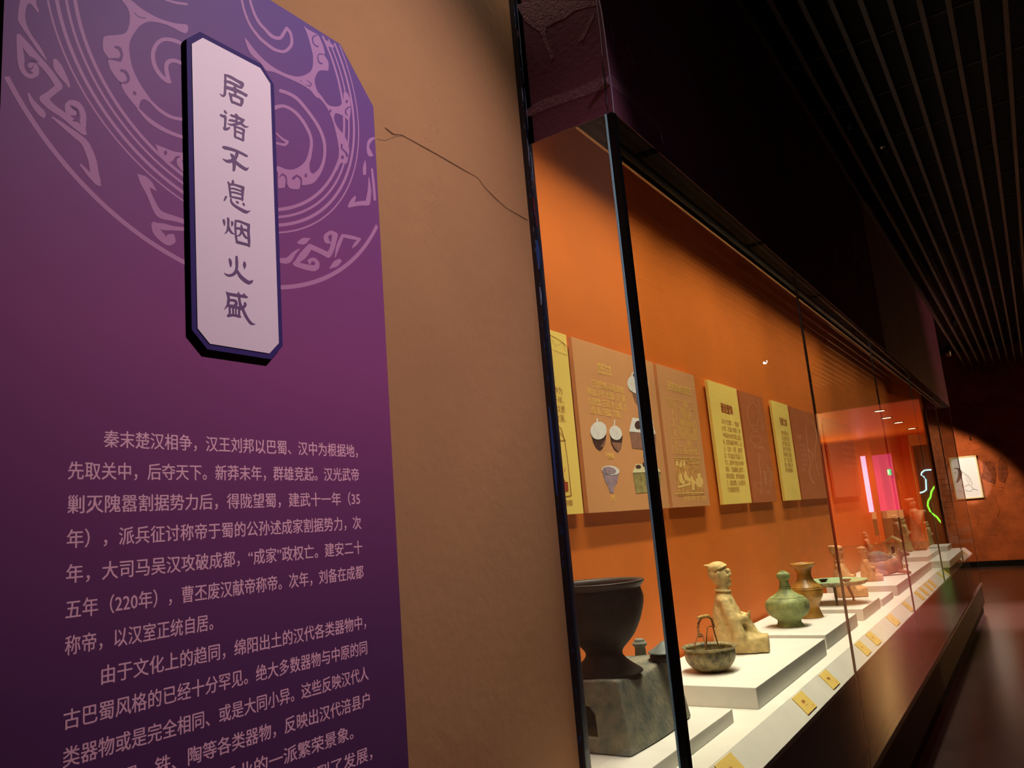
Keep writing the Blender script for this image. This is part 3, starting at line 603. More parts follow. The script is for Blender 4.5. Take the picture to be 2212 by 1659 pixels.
# rings of the medallion
CB = (0.8285, 2.3698)
bm = bmesh.new()
for r0, r1 in ((0.4165, 0.4245), (0.3185, 0.3217), (0.3035, 0.3095), (0.2895, 0.2940), (0.2750, 0.2812)):
    n = 420
    for i in range(n):
        t0, t1 = 2*math.pi*i/n, 2*math.pi*(i+1)/n
        q = [(CB[0]+r*math.cos(t), CB[1]+r*math.sin(t)) for r, t in ((r0, t0), (r0, t1), (r1, t1), (r1, t0))]
        if all(inside(*p) for p in q): bm.faces.new([bm.verts.new((BX+0.00012, *p)) for p in q])
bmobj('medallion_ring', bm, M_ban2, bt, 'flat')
LP = {c1: ([[(240,0),(222,90),(215,180),(220,260),(340,440),(450,600),(550,720),(548,690),(480,560),(380,420),(320,300),(300,200),(310,100),(340,40),(380,60),(420,110),(455,150),(460,120),(430,40),(420,0)],
             [(1450,0),(1530,110),(1550,250),(1510,380),(1430,415),(1260,430),(1230,480),(1230,590),(1270,660),(1300,700),(1290,730),(1320,830),(1400,950),(1450,985),(1450,1020),(1480,1090),(1560,1200),(1650,1300),(1665,1250),(1680,1205),(1720,1185),(1790,1225),(1850,1275),(1780,1160),(1660,980),(1580,800),(1545,620),(1550,500),(1600,400),(1680,300),(1800,258),(2000,300),(2212,400),(2240,300),(2100,280),(1900,220),(1700,110),(1560,0)]],
            [[(205,410,15),(225,500,60),(240,620,80),(255,740,90),(290,840,90),(360,890,100),(420,870,95),(410,800,90),(360,780,60)],
             [(225,430,50),(320,560,90),(420,680,90),(540,800,75),(640,930,75),(705,1035,85),(600,1120,80),(520,1180,100),(620,1280,85),(750,1370,75),(880,1470,90),(1000,1580,60),(1030,1610,10)],
             [(1010,1590,20),(990,1440,80),(985,1350,75),(930,1260,80),(850,1225,60),(805,1260,60),(830,1330,90),(890,1350,60)],
             [(660,730,60),(690,800,100),(750,900,80),(800,980,50),(825,1035,25)], [(340,1120,25),(380,1210,55),(450,1300,80),(505,1360,80),(520,1385,50)],
             [(630,1400,15),(760,1500,50),(930,1640,70)], [(1650,1300,25),(1800,1450,50),(2000,1570,45),(2215,1650,40)], [(1800,1210,30),(1900,1310,40),(2050,1400,40),(2215,1430,40)],
             [(2215,550,40),(2100,490,45),(1960,470,45),(1870,530,50),(1825,650,50),(1850,790,50),(1920,900,50),(2000,970,45),(2040,985,20)], [(2215,775,40),(2090,725,45),(2010,740,55),(1985,800,50),(2000,900,50),(2030,980,30)],
             [(1980,0,20),(2100,32,30),(2230,50,30)]]),
      c2: ([[(1420,260),(1440,290),(1470,380),(1530,425),(1580,420),(1610,380),(1640,370),(1655,380),(1625,400),(1630,450),(1670,505),(1715,525),(1715,360),(1600,330),(1500,290)]],
           [[(480,15,15),(620,120,45),(760,230,60),(810,310,70),(850,420,75),(870,530,75),(905,620,50),(922,635,20)], [(890,610,50),(820,540,40),(740,450,20)],
            [(1270,540,15),(1320,600,70),(1370,720,45),(1430,850,55),(1480,910,65),(1600,945,50),(1730,985,40)], [(1320,580,60),(1380,630,50),(1435,690,8)],
            [(1400,990,15),(1500,1020,60),(1600,1035,40),(1730,1045,35)], [(1415,1000,50),(1440,1060,75),(1490,1120,70),(1550,1170,50),(1590,1150,50),(1580,1110,50),(1550,1110,40),(1550,1140,20)]]),
      c3: ([[(750,440),(850,510),(1000,595),(1040,660),(1090,780),(1120,910),(1110,935),(1130,970),(1180,1060),(1180,1180),(1160,1205),(1060,1200),(1000,1230),(950,1340),(955,1440),(990,1550),(1045,1659),(970,1659),(870,1540),(700,1430),(480,1330),(250,1230),(120,1200),(60,1120),(0,1050),(-160,900),(-250,640),(-120,800),(0,940),(150,1080),(350,1210),(550,1290),(700,1305),(850,1240),(910,1140),(915,950),(880,800),(840,650),(790,510)],
            [(1105,675),(1150,690),(1280,780),(1270,810),(1190,800),(1140,770)]],
           [[(-160,0,40),(-90,220,45),(0,390,50),(100,500,50),(220,620,60),(350,650,60),(420,560,60),(465,480,50),(530,560,50),(555,680,50),(540,780,55),(460,865,55),(380,880,50),(250,840,55),(100,730,55),(0,640,50),(-150,440,40),(-250,200,40),(-300,0,40)]]),
      c4: ([[(320,0),(370,0),(430,80),(470,110),(540,110),(570,60),(575,0),(600,0),(625,50),(632,130),(625,200),(610,225),(570,190),(520,170),(500,180),(500,230),(530,290),(580,350),(610,420),(620,480),(605,560),(590,580),(550,575),(520,640),(525,600),(535,500),(530,420),(500,280),(470,190),(430,110),(380,50)],
            [(40,640),(130,630),(230,620),(290,560),(300,640),(340,665),(370,640),(360,700),(320,740),(240,755),(225,730),(215,780),(180,788),(130,775),(105,720),(95,770),(60,778),(40,770)]],
           [[(60,-15,28),(130,10,28),(200,55,28),(285,155,26),(370,280,26),(415,400,26),(418,520,24),(390,620,30),(345,680,50),(290,725,40)], [(15,122,35),(90,110,25),(180,160,26),(260,260,26),(310,380,24),(300,500,30),(270,580,40),(200,640,50),(120,650,45),(40,622,45)],
            [(25,330,12),(80,380,18),(115,400,25),(95,425,22),(30,412,18)], [(210,1222,25),(250,1210,55),(295,1190,10)], [(465,1430,10),(510,1395,50),(540,1372,35)], [(62,1368,40),(120,1367,50),(170,1310,30),(215,1275,8)],
            [(175,1395,20),(240,1330,60),(300,1255,45),(360,1280,40),(450,1325,45),(480,1270,40),(505,1160,45),(470,1140,30),(430,1170,35),(440,1210,40),(465,1225,12)], [(180,1395,40),(260,1420,45),(340,1430,50),(360,1390,35),(330,1360,30),(295,1370,30),(300,1395,15)],
            [(505,1340,8),(530,1250,30),(565,1165,25),(640,1180,30),(705,1195,22),(670,1235,25),(645,1265,6)], [(820,372,18),(790,390,30),(772,440,20),(790,500,40),(812,510,12)], [(750,555,6),(745,610,28),(745,660,26)],
            [(780,690,6),(785,800,30),(770,900,40),(690,905,35),(620,925,25),(650,880,35),(670,845,10)], [(805,625,16),(820,760,22),(828,870,22)]])}
DP = {c1: ([[(1590,1095),(1608,1084),(1628,1105),(1630,1130),(1610,1138),(1592,1122)]], [[(450,740,20),(380,700,40),(320,705,38),(312,780,40),(345,850,40),(385,870,22)], [(875,1275,18),(925,1310,25),(945,1380,25),(930,1430,40),(880,1435,20)], [(1385,560,30),(1430,580,35),(1455,650,30),(1435,715,45),(1360,705,25),(1300,705,10)], [(1450,840,30),(1500,860,35),(1535,930,35),(1515,980,30),(1440,992,12)], [(1605,150,8),(1660,200,10),(1735,215,12)]]),
      c2: ([ell(1522,340,14,22), ell(1685,420,10,18)], []),
      c3: ([ell(713,1383,10,10)], [[(1000,600,8),(930,620,25),(910,680,20),(940,760,20),(1000,795,26)], [(1115,935,10),(1030,920,20),(1000,970,18),(1020,1060,22),(1065,1085,30)], [(820,1370,8),(890,1430,16),(870,1470,18),(790,1445,5)]]),
      c4: ([ell(465,150,9,14), ell(600,72,9,14), ell(565,527,11,16), ell(267,675,10,16)], [[(560,425,14),(560,455,12),(590,485,14),(605,515,18)], [(630,115,8),(600,130,12),(590,160,12),(605,185,8)], [(50,690,6),(75,665,14),(105,690,14),(110,760,8)], [(165,700,22),(190,675,14),(225,700,16),(230,750,8)]])}
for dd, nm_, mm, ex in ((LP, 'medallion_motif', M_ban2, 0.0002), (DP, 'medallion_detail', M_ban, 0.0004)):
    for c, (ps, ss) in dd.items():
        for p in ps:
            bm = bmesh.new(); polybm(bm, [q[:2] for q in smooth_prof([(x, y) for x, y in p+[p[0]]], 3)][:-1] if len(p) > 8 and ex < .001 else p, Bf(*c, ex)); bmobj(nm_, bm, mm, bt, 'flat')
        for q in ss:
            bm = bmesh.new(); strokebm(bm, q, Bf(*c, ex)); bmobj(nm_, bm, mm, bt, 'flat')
lines = ['秦末楚汉相争，汉王刘邦以巴蜀、汉中为根据地，', '先取关中，后夺天下。新莽末年，群雄竞起。汉光武帝', '剿灭隗嚣割据势力后，得陇望蜀，建武十一年（35', '年），派兵征讨称帝于蜀的公孙述成家割据势力，次', '年，大司马吴汉攻破成都，“成家”政权亡。建安二十',
         '五年（220年），曹丕废汉献帝称帝。次年，刘备在成都', '称帝，以汉室正统自居。', '由于文化上的趋同，绵阳出土的汉代各类器物中，', '古巴蜀风格的已经十分罕见。绝大多数器物与中原的同', '类器物或是完全相同、或是大同小异。这些反映汉代人',
         '生活的铜、铁、陶等各类器物，反映出汉代涪县户', '口繁盛，人民安居乐业的一派繁荣景象。', '蜀汉时期，绵阳地区继续得到了发展，']
W = Writer(); PB = lambda u, v: (BX+0.0003, u, v)
for i, s in enumerate(lines):
    a = 0.556 if i not in (0, 7, 12) else 0.604
    b = {6: 0.775, 11: 1.055}.get(i, 1.099)
    W.line(s, PB, a, b, 1.6705-0.0450*i, 0.0262, 0.014)
W.done('lettering', M_bantxt, bt)
# title plaque
QX = -1.059
pt = thing('title_plaque', (-1.06, 0.83, 1.82), 'long octagonal white title plaque with a dark indigo frame and seven purple characters', 'plaque')
def octo(px, x): return [at('X', x, *p) for p in px]
OUT = [(402.9, 84), (431.8, 68.3), (563.8, 138.2), (591.8, 182.2), (610.8, 747.3), (586.1, 776.2), (448.1, 754.5), (414.4, 712.3)]
INN = [(414.4, 94.8), (438.1, 81.6), (562, 146.7), (584, 181), (602.4, 741.3), (581.9, 763.5), (453.5, 742.5), (427, 709.3)]
bm = bmesh.new(); a = [bm.verts.new(p) for p in octo(OUT, QX)]; b = [bm.verts.new((BX+0.001, p.y, p.z)) for p in octo(OUT, QX)]
bm.faces.new(a); bm.faces.new(b[::-1])
for i in range(8): bm.faces.new((a[i], b[i], b[(i+1) % 8], a[(i+1) % 8]))
fr = bmobj('frame', bm, mat('indigo_frame', (0.050, 0.026, 0.15), 0.6, spec=.1), pt); fr.data.materials.append(M_blackmatt)
for p in fr.data.polygons:
    if abs(p.normal.x) < .5: p.material_index = 1
bm = bmesh.new(); a = [bm.verts.new(p) for p in octo(INN, QX+0.0012)]; b = [bm.verts.new(p) for p in octo(INN, QX+0.0001)]
bm.faces.new(a); bm.faces.new(b[::-1])
for i in range(8): bm.faces.new((a[i], b[i], b[(i+1) % 8], a[(i+1) % 8]))
bmobj('face', bm, mat('pale_pink_face', (0.88, 0.66, 0.74), 0.5), pt)
T = [((460,150), [[(420,185,50),(600,250,95),(900,420,95),(1020,490,130),(1055,560,130),(1030,650,80)], [(440,420,90),(620,460,90),(900,600,90),(1020,650,80)], [(450,200,80),(450,400,75),(440,700,85),(425,900,90),(370,940,80),(310,920,40),(250,865,12)], [(450,630,120),(620,680,110),(760,720,130),(900,770,110),(1100,870,90),(1190,925,110)], [(770,640,80),(810,720,100),(800,900,80)], [(590,850,60),(640,950,80),(660,1080,80),(700,1190,60)], [(640,900,80),(800,940,90),(950,1010,80),(1050,1080,100)], [(1050,1080,110),(1040,1190,110),(1010,1290,70)], [(700,1160,90),(850,1220,80),(1010,1290,80)]]),
     ((460,225), [[(410,220,30),(450,280,80),(490,330,45)], [(285,385,70),(340,420,90),(430,440,100),(450,520,90),(445,700,75),(430,830,80)], [(390,840,50),(430,890,90),(540,880,90),(600,835,50)], [(650,385,60),(720,420,80),(850,450,100),(980,520,90),(1080,570,100)], [(600,570,70),(700,580,80),(850,620,80)], [(820,355,50),(860,430,90),(850,600,80)], [(1120,560,50),(1040,640,100),(900,690,110),(760,730,90),(640,730,60),(530,690,14)], [(1000,680,80),(1120,780,70),(1200,815,60),(1280,800,16)], [(780,760,80),(800,950,70),(795,1130,80),(820,1190,60)], [(820,810,60),(950,850,60),(1070,900,80),(1110,960,80)], [(1110,940,90),(1090,1100,80),(1090,1300,70)], [(820,970,60),(930,1000,55),(1060,1060,55)], [(820,1180,70),(950,1230,65),(1090,1300,65)]]),
     ((460,300), [[(360,280,50),(430,310,115),(600,350,105),(850,430,90),(1100,550,80),(1215,615,75)], [(870,480,110),(850,600,115),(780,720,140)], [(650,550,60),(700,600,100),(760,740,140)], [(760,740,140),(650,790,130),(540,800,110),(430,760,60),(350,705,12)], [(770,800,130),(900,900,110),(1050,1010,110),(1180,1085,110),(1250,1060,60),(1275,1010,12)], [(765,850,120),(765,1000,105),(757,1110,95)]]),
     ((460,380), [[(545,215,50),(585,320,70),(610,500,70),(640,740,70)], [(710,165,60),(720,230,90),(690,300,80)], [(590,300,70),(750,305,70),(900,350,75),(1050,400,90),(1095,450,80)], [(1080,420,110),(1065,600,95),(1062,870,50)], [(630,450,50),(760,455,55),(1020,540,55)], [(640,580,55),(780,590,60),(1020,660,55)], [(640,740,60),(800,770,65),(1060,830,75)], [(470,755,80),(415,870,50)], [(645,825,60),(670,940,70),(780,1060,80),(920,1150,90),(1080,1240,110),(1200,1290,105),(1290,1270,50),(1350,1245,10)], [(850,920,60),(900,960,75)], [(1090,990,65),(1120,1040,65)]]),
     ((465,460), [[(305,250,70),(325,340,80),(335,440,35)], [(445,180,50),(470,230,85),(470,400,80),(460,560,90),(410,680,60),(340,735,20)], [(500,520,70),(530,620,80),(590,700,70),(690,765,14)], [(600,310,60),(615,390,85),(600,475,25)], [(730,270,65),(725,500,70),(740,800,65),(785,1050,75)], [(740,290,75),(850,290,75),(1000,350,75),(1180,420,90)], [(1200,430,100),(1195,700,90),(1215,1000,90),(1225,1200,50)], [(790,1040,100),(950,1080,95),(1210,1150,90)], [(760,545,80),(900,560,80),(1180,640,80)], [(935,430,50),(945,520,80),(945,660,90),(890,780,70),(800,820,40)], [(970,640,60),(1040,790,70),(1110,880,70),(1170,900,50)]]),
     ((465,545), [[(515,240,60),(550,350,100),(560,495,50)], [(1042,360,70),(1055,450,115),(1052,585,30)], [(765,160,80),(775,350,100),(770,560,95),(720,720,120),(620,800,105),(500,830,85),(390,790,50),(320,740,8)], [(790,660,80),(900,850,120),(1050,990,130),(1200,1080,130),(1300,1050,100),(1345,1000,30)]]),
     ((465,615), [[(390,240,14),(440,320,70),(480,450,90),(480,600,100),(440,740,80),(320,890,14)], [(440,310,80),(600,350,100),(850,390,100),(1050,420,100),(1150,452,50)], [(830,290,60),(850,380,100)], [(1030,345,70),(1060,400,80)], [(500,550,80),(680,560,85),(750,620,100),(740,720,110),(640,760,90),(500,740,80)], [(850,400,90),(880,600,80),(920,780,110),(1000,900,90),(1080,1080,95),(1180,1250,90),(1300,1390,85),(1425,1415,20)], [(1060,655,70),(1080,720,100),(1000,820,120)], [(500,780,80),(720,800,90),(960,850,110)], [(520,780,65),(525,1060,70)], [(645,800,65),(645,1060,65)], [(745,820,50),(740,1080,55)], [(865,840,75),(855,1100,80)], [(480,1100,110),(650,1090,80),(780,1110,90),(895,1145,75)]])]
for (ox, oy), ss in T:
    bm = bmesh.new()
    for q in ss: strokebm(bm, q, lambda u, v: at('X', QX+0.0016, ox+u/16.59, oy+v/16.59))
    tag(bmobj('title_character', bm, mat('plum_title_ink', (0.150, 0.052, 0.165), 0.6), pt, 'flat'), kind='stuff' if False else None)

# ------------------------------------------------------------------ exhibits
M_clay = mat('grey_green_clay', (0.30, 0.27, 0.18), 0.75, 0.55, 16, 0.8, 70, col2=(0.10, 0.125, 0.105))
M_darkclay = mat('black_brown_pottery', (0.020, 0.012, 0.009), 0.6, 0.5, 22, 0.5, 60, spec=.2)
M_bronze = mat('crusted_bronze', (0.035, 0.032, 0.022), 0.55, 0.5, 34, 0.9, 90, col2=(0.34, 0.28, 0.12))
M_lid = mat('grey_blue_lid', (0.13, 0.16, 0.15), 0.6, 0.4, 20, 0.3, 60)
M_rust = mat('rusty_iron', (0.33, 0.15, 0.05), 0.7, 0.5, 30, 0.4, 90)
M_verd = mat('green_patina', (0.37, 0.43, 0.15), 0.6, 0.5, 18, 0.8, 70, col2=(0.13, 0.17, 0.06))
M_ochre = mat('brown_glaze', (0.50, 0.25, 0.04), 0.36, 0.5, 14, 0.3, 60)
M_tray = mat('pale_green_patina', (0.24, 0.52, 0.33), 0.5, 0.5, 9, 0.3, 50, col2=(0.36, 0.44, 0.16))
M_fig = mat('buff_clay', (0.64, 0.48, 0.19), 0.72, 0.25, 38, 0.9, 80)
M_fig2 = mat('reddish_clay', (0.66, 0.36, 0.15), 0.72, 0.28, 38, 0.9, 80)

# stove with arched fire opening
zt = zP[0]
A = at('Z', zt, 1364, 1637); Bk = at('Z', zt, 1509, 1550)
ht = at('Y', A.y, 1351, 1484).z-zt
x1 = A.x; x0 = x1-0.33; ya = A.y; yb = Bk.y
st = thing('clay_stove', ((x0+x1)/2, (ya+yb)/2, zt), 'large grey-green clay stove block with an arched fire opening behind the corner post', 'stove')
bm = bmesh.new(); nx, ny, nz = 8, 12, 6
def sp(i, j, k):
    u, v, t = i/nx, j/ny, k/nz
    ins = 0.022*t
    x = x0+ins+(x1-x0-2*ins)*u; y = ya+ins*.3+(yb-ya-ins*2.0)*v
    x += 0.012*math.sin(v*math.pi)*(u-.5)*2*(1-t*1.9); 
    z = zt+0.001+ht*t+(0.012*math.cos(v*2*math.pi+.4)*t*t)-.004*t*math.sin(u*5)
    return (x, y, z)
G = {}
for i in range(nx+1):
    for j in range(ny+1):
        for k in range(nz+1):
            if i in (0, nx) or j in (0, ny) or k in (0, nz): G[i, j, k] = bm.verts.new(sp(i, j, k))
for i in range(nx):
    for j in range(ny):
        for k in (0, nz): bm.faces.new((G[i, j, k], G[i+1, j, k], G[i+1, j+1, k], G[i, j+1, k]))
for i in range(nx):
    for k in range(nz):
        for j in (0, ny): bm.faces.new((G[i, j, k], G[i+1, j, k], G[i+1, j, k+1], G[i, j, k+1]))
for j in range(ny):
    for k in range(nz):
        for i in (0, nx): bm.faces.new((G[i, j, k], G[i, j+1, k], G[i, j+1, k+1], G[i, j, k+1]))
body = bmobj('body', bm, M_clay, st, True)
dr = at('Y', ya, 1292, 1594); dt = at('Y', ya, 1284, 1545).z
bm = bmesh.new(); ring0 = []
xr, xl_ = dr.x, dr.x-0.15; zb_ = dr.z
arch = [(xl_, zb_), (xr, zb_), (xr-.004, dt), (xr-.02, dt+.02), (xr-.05, dt+.03), (xl_+.05, dt+.03), (xl_+.02, dt+.02), (xl_+.004, dt)]
f0 = [bm.verts.new((x, ya-.05, z)) for x, z in arch]; f1 = [bm.verts.new((x, ya+.17, z)) for x, z in arch]
bm.faces.new(f0); bm.faces.new(f1[::-1])
for i in range(8): bm.faces.new((f0[i], f0[(i+1) % 8], f1[(i+1) % 8], f1[i]))
cut = bmobj('cut', bm, M_darkclay)
md = body.modifiers.new('bv', 'BEVEL'); md.width = 0.008; md.segments = 3; md.limit_method = 'ANGLE'; md.angle_limit = math.radians(50)
md = body.modifiers.new('b', 'BOOLEAN'); md.object = cut; md.operation = 'DIFFERENCE'; md.solver = 'EXACT'
me = baked(body); body.modifiers.clear(); body.data = me
bpy.data.objects.remove(cut)
for p in body.data.polygons: p.use_smooth = True
try: body.data.set_sharp_from_angle(angle=math.radians(35))
except Exception: pass
box('door_sill', (xl_-.01, ya-.004, zb_-.012), (xr+.006, ya+.02, zb_+.0005), M_clay, st, 0.003)
zs_ = zt+ht
c = at('Z', zs_+.002, 1385, 1420); k = mpp(c)
lathe('chimney', [(0, 0), (13*k, 0), (12*k, 14*k), (11.5*k, 26*k), (15*k, 29*k), (16*k, 33*k), (12*k, 38*k), (11*k, 41*k), (6*k, 43*k), (0, 41*k)], c-Vector((0, 0, .006)), M_clay, st, 24)
# wide dark basin standing on the stove
c = at('Z', zs_+.008, 1309, 1452); k = mpp(c)
t = thing('pottery_basin', c, 'big black-brown pottery basin on a flared foot standing on the grey stove', 'basin')
pr = [(0, 6), (30, 6), (60, 2), (78, 0), (79, 3), (66, 12), (50, 24), (42, 33), (40, 40), (44, 49), (57, 62), (71, 78), (86, 106), (95, 134), (98, 152), (95, 166), (93, 174), (99, 180), (103, 186), (101, 189), (90, 187), (86, 176), (89, 150), (80, 118), (50, 76), (20, 62), (0, 58)]
bm = bmesh.new(); lathebm(bm, smooth_prof([(r*k, h*k*1.01) for r, h in pr[:17]], 3), c, 64); ob = bmobj('bowl', bm, M_darkclay, t, True)
bm = bmesh.new(); lathebm(bm, smooth_prof([(r*k, h*k*1.01) for r, h in pr[16:]], 3), c, 64); bmobj('rim', bm, mat('worn_rim_pottery', (0.045, 0.030, 0.024), 0.5, 0.3, 12, spec=.3), t, True)
# lidded pot on the stove
c = at('Z', zs_+.006, 1436, 1428); k = mpp(c)
t = thing('lidded_pot', c, 'small black pot with a grey conical lid on the stove by the corner post', 'pot')
lathe('pot', [(0, 0), (24*k, 0), (29*k, 5*k), (31*k, 11*k), (28*k, 16*k), (25*k, 19*k), (0, 19*k)], c, M_darkclay, t, 32)
lathe('lid', [(33*k, 18*k), (34*k, 20*k), (24*k, 26*k), (12*k, 34*k), (4*k, 40*k), (0, 43*k)], c, M_lid, t, 32)
# hanging bronze pot with chain handle
c = at('Z', zP[1]+.0005, 1538, 1449); k = mpp(c)
t = thing('bronze_pot', c, 'crusted dark bronze pot with a twisted chain handle on the first tall riser', 'pot')
pr = [(0, 1.5), (22, 0), (38, 6), (50, 20), (54, 34), (54, 42), (53, 46), (59, 50), (58.5, 52), (51, 48), (51, 40), (46, 24), (28, 12), (0, 9)]
lathe('bowl', [(r*k, h*k) for r, h in pr], c, M_bronze, t, 56, wob=.006)
rr = R_.copy(); rr.z = 0; rr.normalize()
def hp(px, py, dep=0.0):
    d = R_*((px-CX)/F) - U_*((py-CY)/F) + fw
    n = fw.copy(); n.z = 0; n.normalize(); q = c+n*dep
    return EYE + d*((q-EYE).dot(n)/d.dot(n))
pth = [(1510, 1371), (1508, 1358), (1509, 1345), (1514, 1336), (1522, 1333), (1531, 1333), (1537, 1338), (1540, 1348), (1542, 1354)]
pts = [hp(x, y, -.03+.06*i/8) for i, (x, y) in enumerate(pth)]
sm = smooth_prof([tuple(p) for p in [(1, *q) for q in pts]], 5); sm = [Vector(q[1:]) for q in sm]
hd = tube('handle', sm, [(2.5+.8*math.sin(i*2.2))*k for i in range(len(sm))], M_rust, t, 8)
tube('handle_link', [hp(1498, 1413, -.05), hp(1501, 1392, -.05), hp(1506, 1376, -.04), hp(1512, 1371, -.03), hp(1519, 1374, -.03), hp(1524, 1392, -.04), hp(1528, 1412, -.05)], 1.5*k, M_rust, hd, 8)
tube('handle_link', [hp(1525, 1410, .03), hp(1526, 1380, .03), hp(1528, 1356, .03), hp(1534, 1352, .03), hp(1540, 1354, .03), hp(1545, 1372, .05), hp(1551, 1393, .07)], 1.5*k, M_rust, hd, 8)
tube('handle_ring', [hp(1512+5*math.cos(a*.63), 1372+4*math.sin(a*.63), -.03) for a in range(10)], 1.3*k, M_rust, hd, 6, True)
tube('handle_grip', [hp(1505, 1335, -.03), hp(1512, 1333, -.02), hp(1522, 1331, -.01), hp(1530, 1330, 0), hp(1533, 1333, 0)], [1.5*k, 3*k, 3.4*k, 3*k, 1.5*k], mat('ochre_crust', (0.55, 0.36, 0.10), .8, .4, 60), hd, 8)

# modelled clay figures
def sculpt(name, prims, vox, M4, m, parent=None, smooth=4, rough=0.0):
    bm = bmesh.new()
    for q in prims:
        if q[0] == 'e':
            _, cc, rad = q[:3]; rot = Matrix.Rotation(math.radians(q[3]), 4, 'Y') if len(q) > 3 else Matrix()
            if len(q) > 4: rot = Matrix.Rotation(math.radians(q[4]), 4, 'Z') @ rot
            bmesh.ops.create_icosphere(bm, subdivisions=3, radius=1, matrix=Matrix.Translation(cc) @ rot @ Matrix.Diagonal((*rad, 1)))
        elif q[0] == 'c':
            tubebm(bm, [q[1], [(a+b)/2 for a, b in zip(q[1], q[2])], q[2]], [q[3], (q[3]+q[4])/2, q[4]], 12)
            for cc, rd in ((q[1], q[3]), (q[2], q[4])): bmesh.ops.create_icosphere(bm, subdivisions=2, radius=rd, matrix=Matrix.Translation(cc))
        elif q[0] == 'b': addbox(bm, q[1], q[2])
    o = bmobj('tmp', bm, m)
    r = o.modifiers.new('r', 'REMESH'); r.mode = 'VOXEL'; r.voxel_size = vox; r.use_smooth_shade = True
    s_ = o.modifiers.new('s', 'SMOOTH'); s_.iterations = smooth; s_.factor = 0.5
    me = baked(o); bpy.data.objects.remove(o)
    me.transform(M4)
    for v in me.vertices:
        pass
    for p in me.polygons: p.use_smooth = True
    me.name = name
    return link(name, me, m, parent)
def XF(loc, rz, s): return Matrix.Translation(loc) @ Matrix.Rotation(rz, 4, 'Z') @ Matrix.Scale(s, 4)
def face(cx, cz, s=1.0):   # brow, nose, lips, chin, ears, eye slits are relief on the profile side (+x)
    return [('e', (cx+.088*s, 0, cz+.035*s), (.022*s, .017*s, .040*s), -22), ('e', (cx+.100*s, 0, cz-.002*s), (.018*s, .022*s, .016*s)),
            ('e', (cx+.088*s, 0, cz-.055*s), (.016*s, .030*s, .010*s)), ('e', (cx+.084*s, 0, cz-.075*s), (.016*s, .026*s, .011*s)), ('e', (cx+.070*s, 0, cz-.112*s), (.030*s, .035*s, .026*s)),
            ('e', (cx+.062*s, .050*s, cz+.060*s), (.014*s, .028*s, .007*s)), ('e', (cx+.062*s, -.050*s, cz+.060*s), (.014*s, .028*s, .007*s)),
            ('e', (cx+.060*s, .045*s, cz-.020*s), (.026*s, .030*s, .030*s)), ('e', (cx+.060*s, -.045*s, cz-.020*s), (.026*s, .030*s, .030*s)),
            ('e', (cx+.072*s, .040*s, cz+.036*s), (.010*s, .020*s, .008*s)), ('e', (cx+.072*s, -.040*s, cz+.036*s), (.010*s, .020*s, .008*s)),
            ('e', (cx-.030*s, .095*s, cz+.005*s), (.024*s, .014*s, .045*s), 15), ('e', (cx-.030*s, -.095*s, cz+.005*s), (.024*s, .014*s, .045*s), 15)]
def seated(loc, rz, s, m, label, hat='cap', group='seated clay figures', name='clay_figure', arms=True):
    root = thing(name, loc, label, 'figure', group, 0)
    X4 = XF(loc+Vector((0, 0, .009*s)), rz, s)
    P = [('e', (-.02, 0, .12), (.255, .215, .135)), ('e', (.13, 0, .11), (.155, .20, .115)), ('b', (-.20, -.19, .0), (.20, .19, .10)), ('b', (.16, -.16, .0), (.315, .16, .165)),
         ('c', (-.09, 0, .10), (-.105, 0, .40), .20, .165), ('c', (-.105, 0, .40), (-.115, 0, .60), .165, .10), ('e', (-.11, 0, .565), (.10, .165, .075)), ('c', (-.115, 0, .60), (-.115, 0, .69), .075, .072)]
    for sg in (1, -1):
        P += [('c', (-.10, .14*sg, .555), (-.03, .195*sg, .36), .062, .070), ('c', (-.03, .195*sg, .36), (.10, .09*sg, .36), .070, .045), ('c', (-.02, .19*sg, .34), (.02, .18*sg, .18), .065, .085),
              ('c', (.10, .08*sg, .35), (.16, .07*sg, .20), .035, .050)]
    P += [('e', (.125, 0.02, .375), (.035, .045, .028)), ('c', (.135, 0, .40), (.155, -.02, .43), .02, .015)]
    sculpt('robe', P, .017, X4, m, root, 3)
    H = [('e', (-.125, 0, .835), (.105, .094, .125)), ('e', (-.185, 0, .865), (.080, .082, .085)), ('e', (-.10, 0, .80), (.080, .076, .100)), ('c', (-.115, 0, .66), (-.115, 0, .76), .064, .070)]+face(-.108, .845)
    hd_ = sculpt('head', H, .0095, X4, m, root, 2)
    tube('collar', [X4 @ Vector((-.115+.082*math.cos(a*.4488), .082*math.sin(a*.4488), .668-.01*math.cos(a*.4488))) for a in range(14)], .016*s, m, root, 8, True)
    if hat == 'cap':
        sculpt('hat', [('e', (-.155, 0, .935), (.110, .098, .062), -6), ('e', (-.235, 0, .955), (.068, .062, .014), 4), ('e', (-.20, 0, .91), (.07, .08, .05)), ('e', (-.128, 0, .915), (.112, .106, .016), -22)], .012, X4, m, hd_, 2)
    else:
        sculpt('hat', [('e', (-.13, 0, .905), (.125, .10, .065), -8), ('e', (-.15, 0, .945), (.14, .10, .028), 10), ('e', (-.235, 0, .925), (.06, .07, .016), 25)], .012, X4, m, hd_, 2)
    return root
c = at('Z', zP[1], 1601, 1408); k = mpp(c); c.z += .0006
seated(c, math.radians(14), 188*k*1.02, M_fig, 'buff clay figure kneeling in profile between the bronze pot and the green vase')
f2 = at('Z', zP[4], 1838, 1289); k = mpp(f2); f2.z += .0006
seated(f2, math.radians(12), 112*k, M_fig2, 'reddish clay figure with a large pale face seated behind the oval tray', 'flat')
f3 = at('Z', zP[5], 1884, 1255); k = mpp(f3); f3.z += .0006
seated(f3, math.radians(10), 74*k, M_fig2, 'reddish seated clay figure with a small cap, next behind the large-faced one')

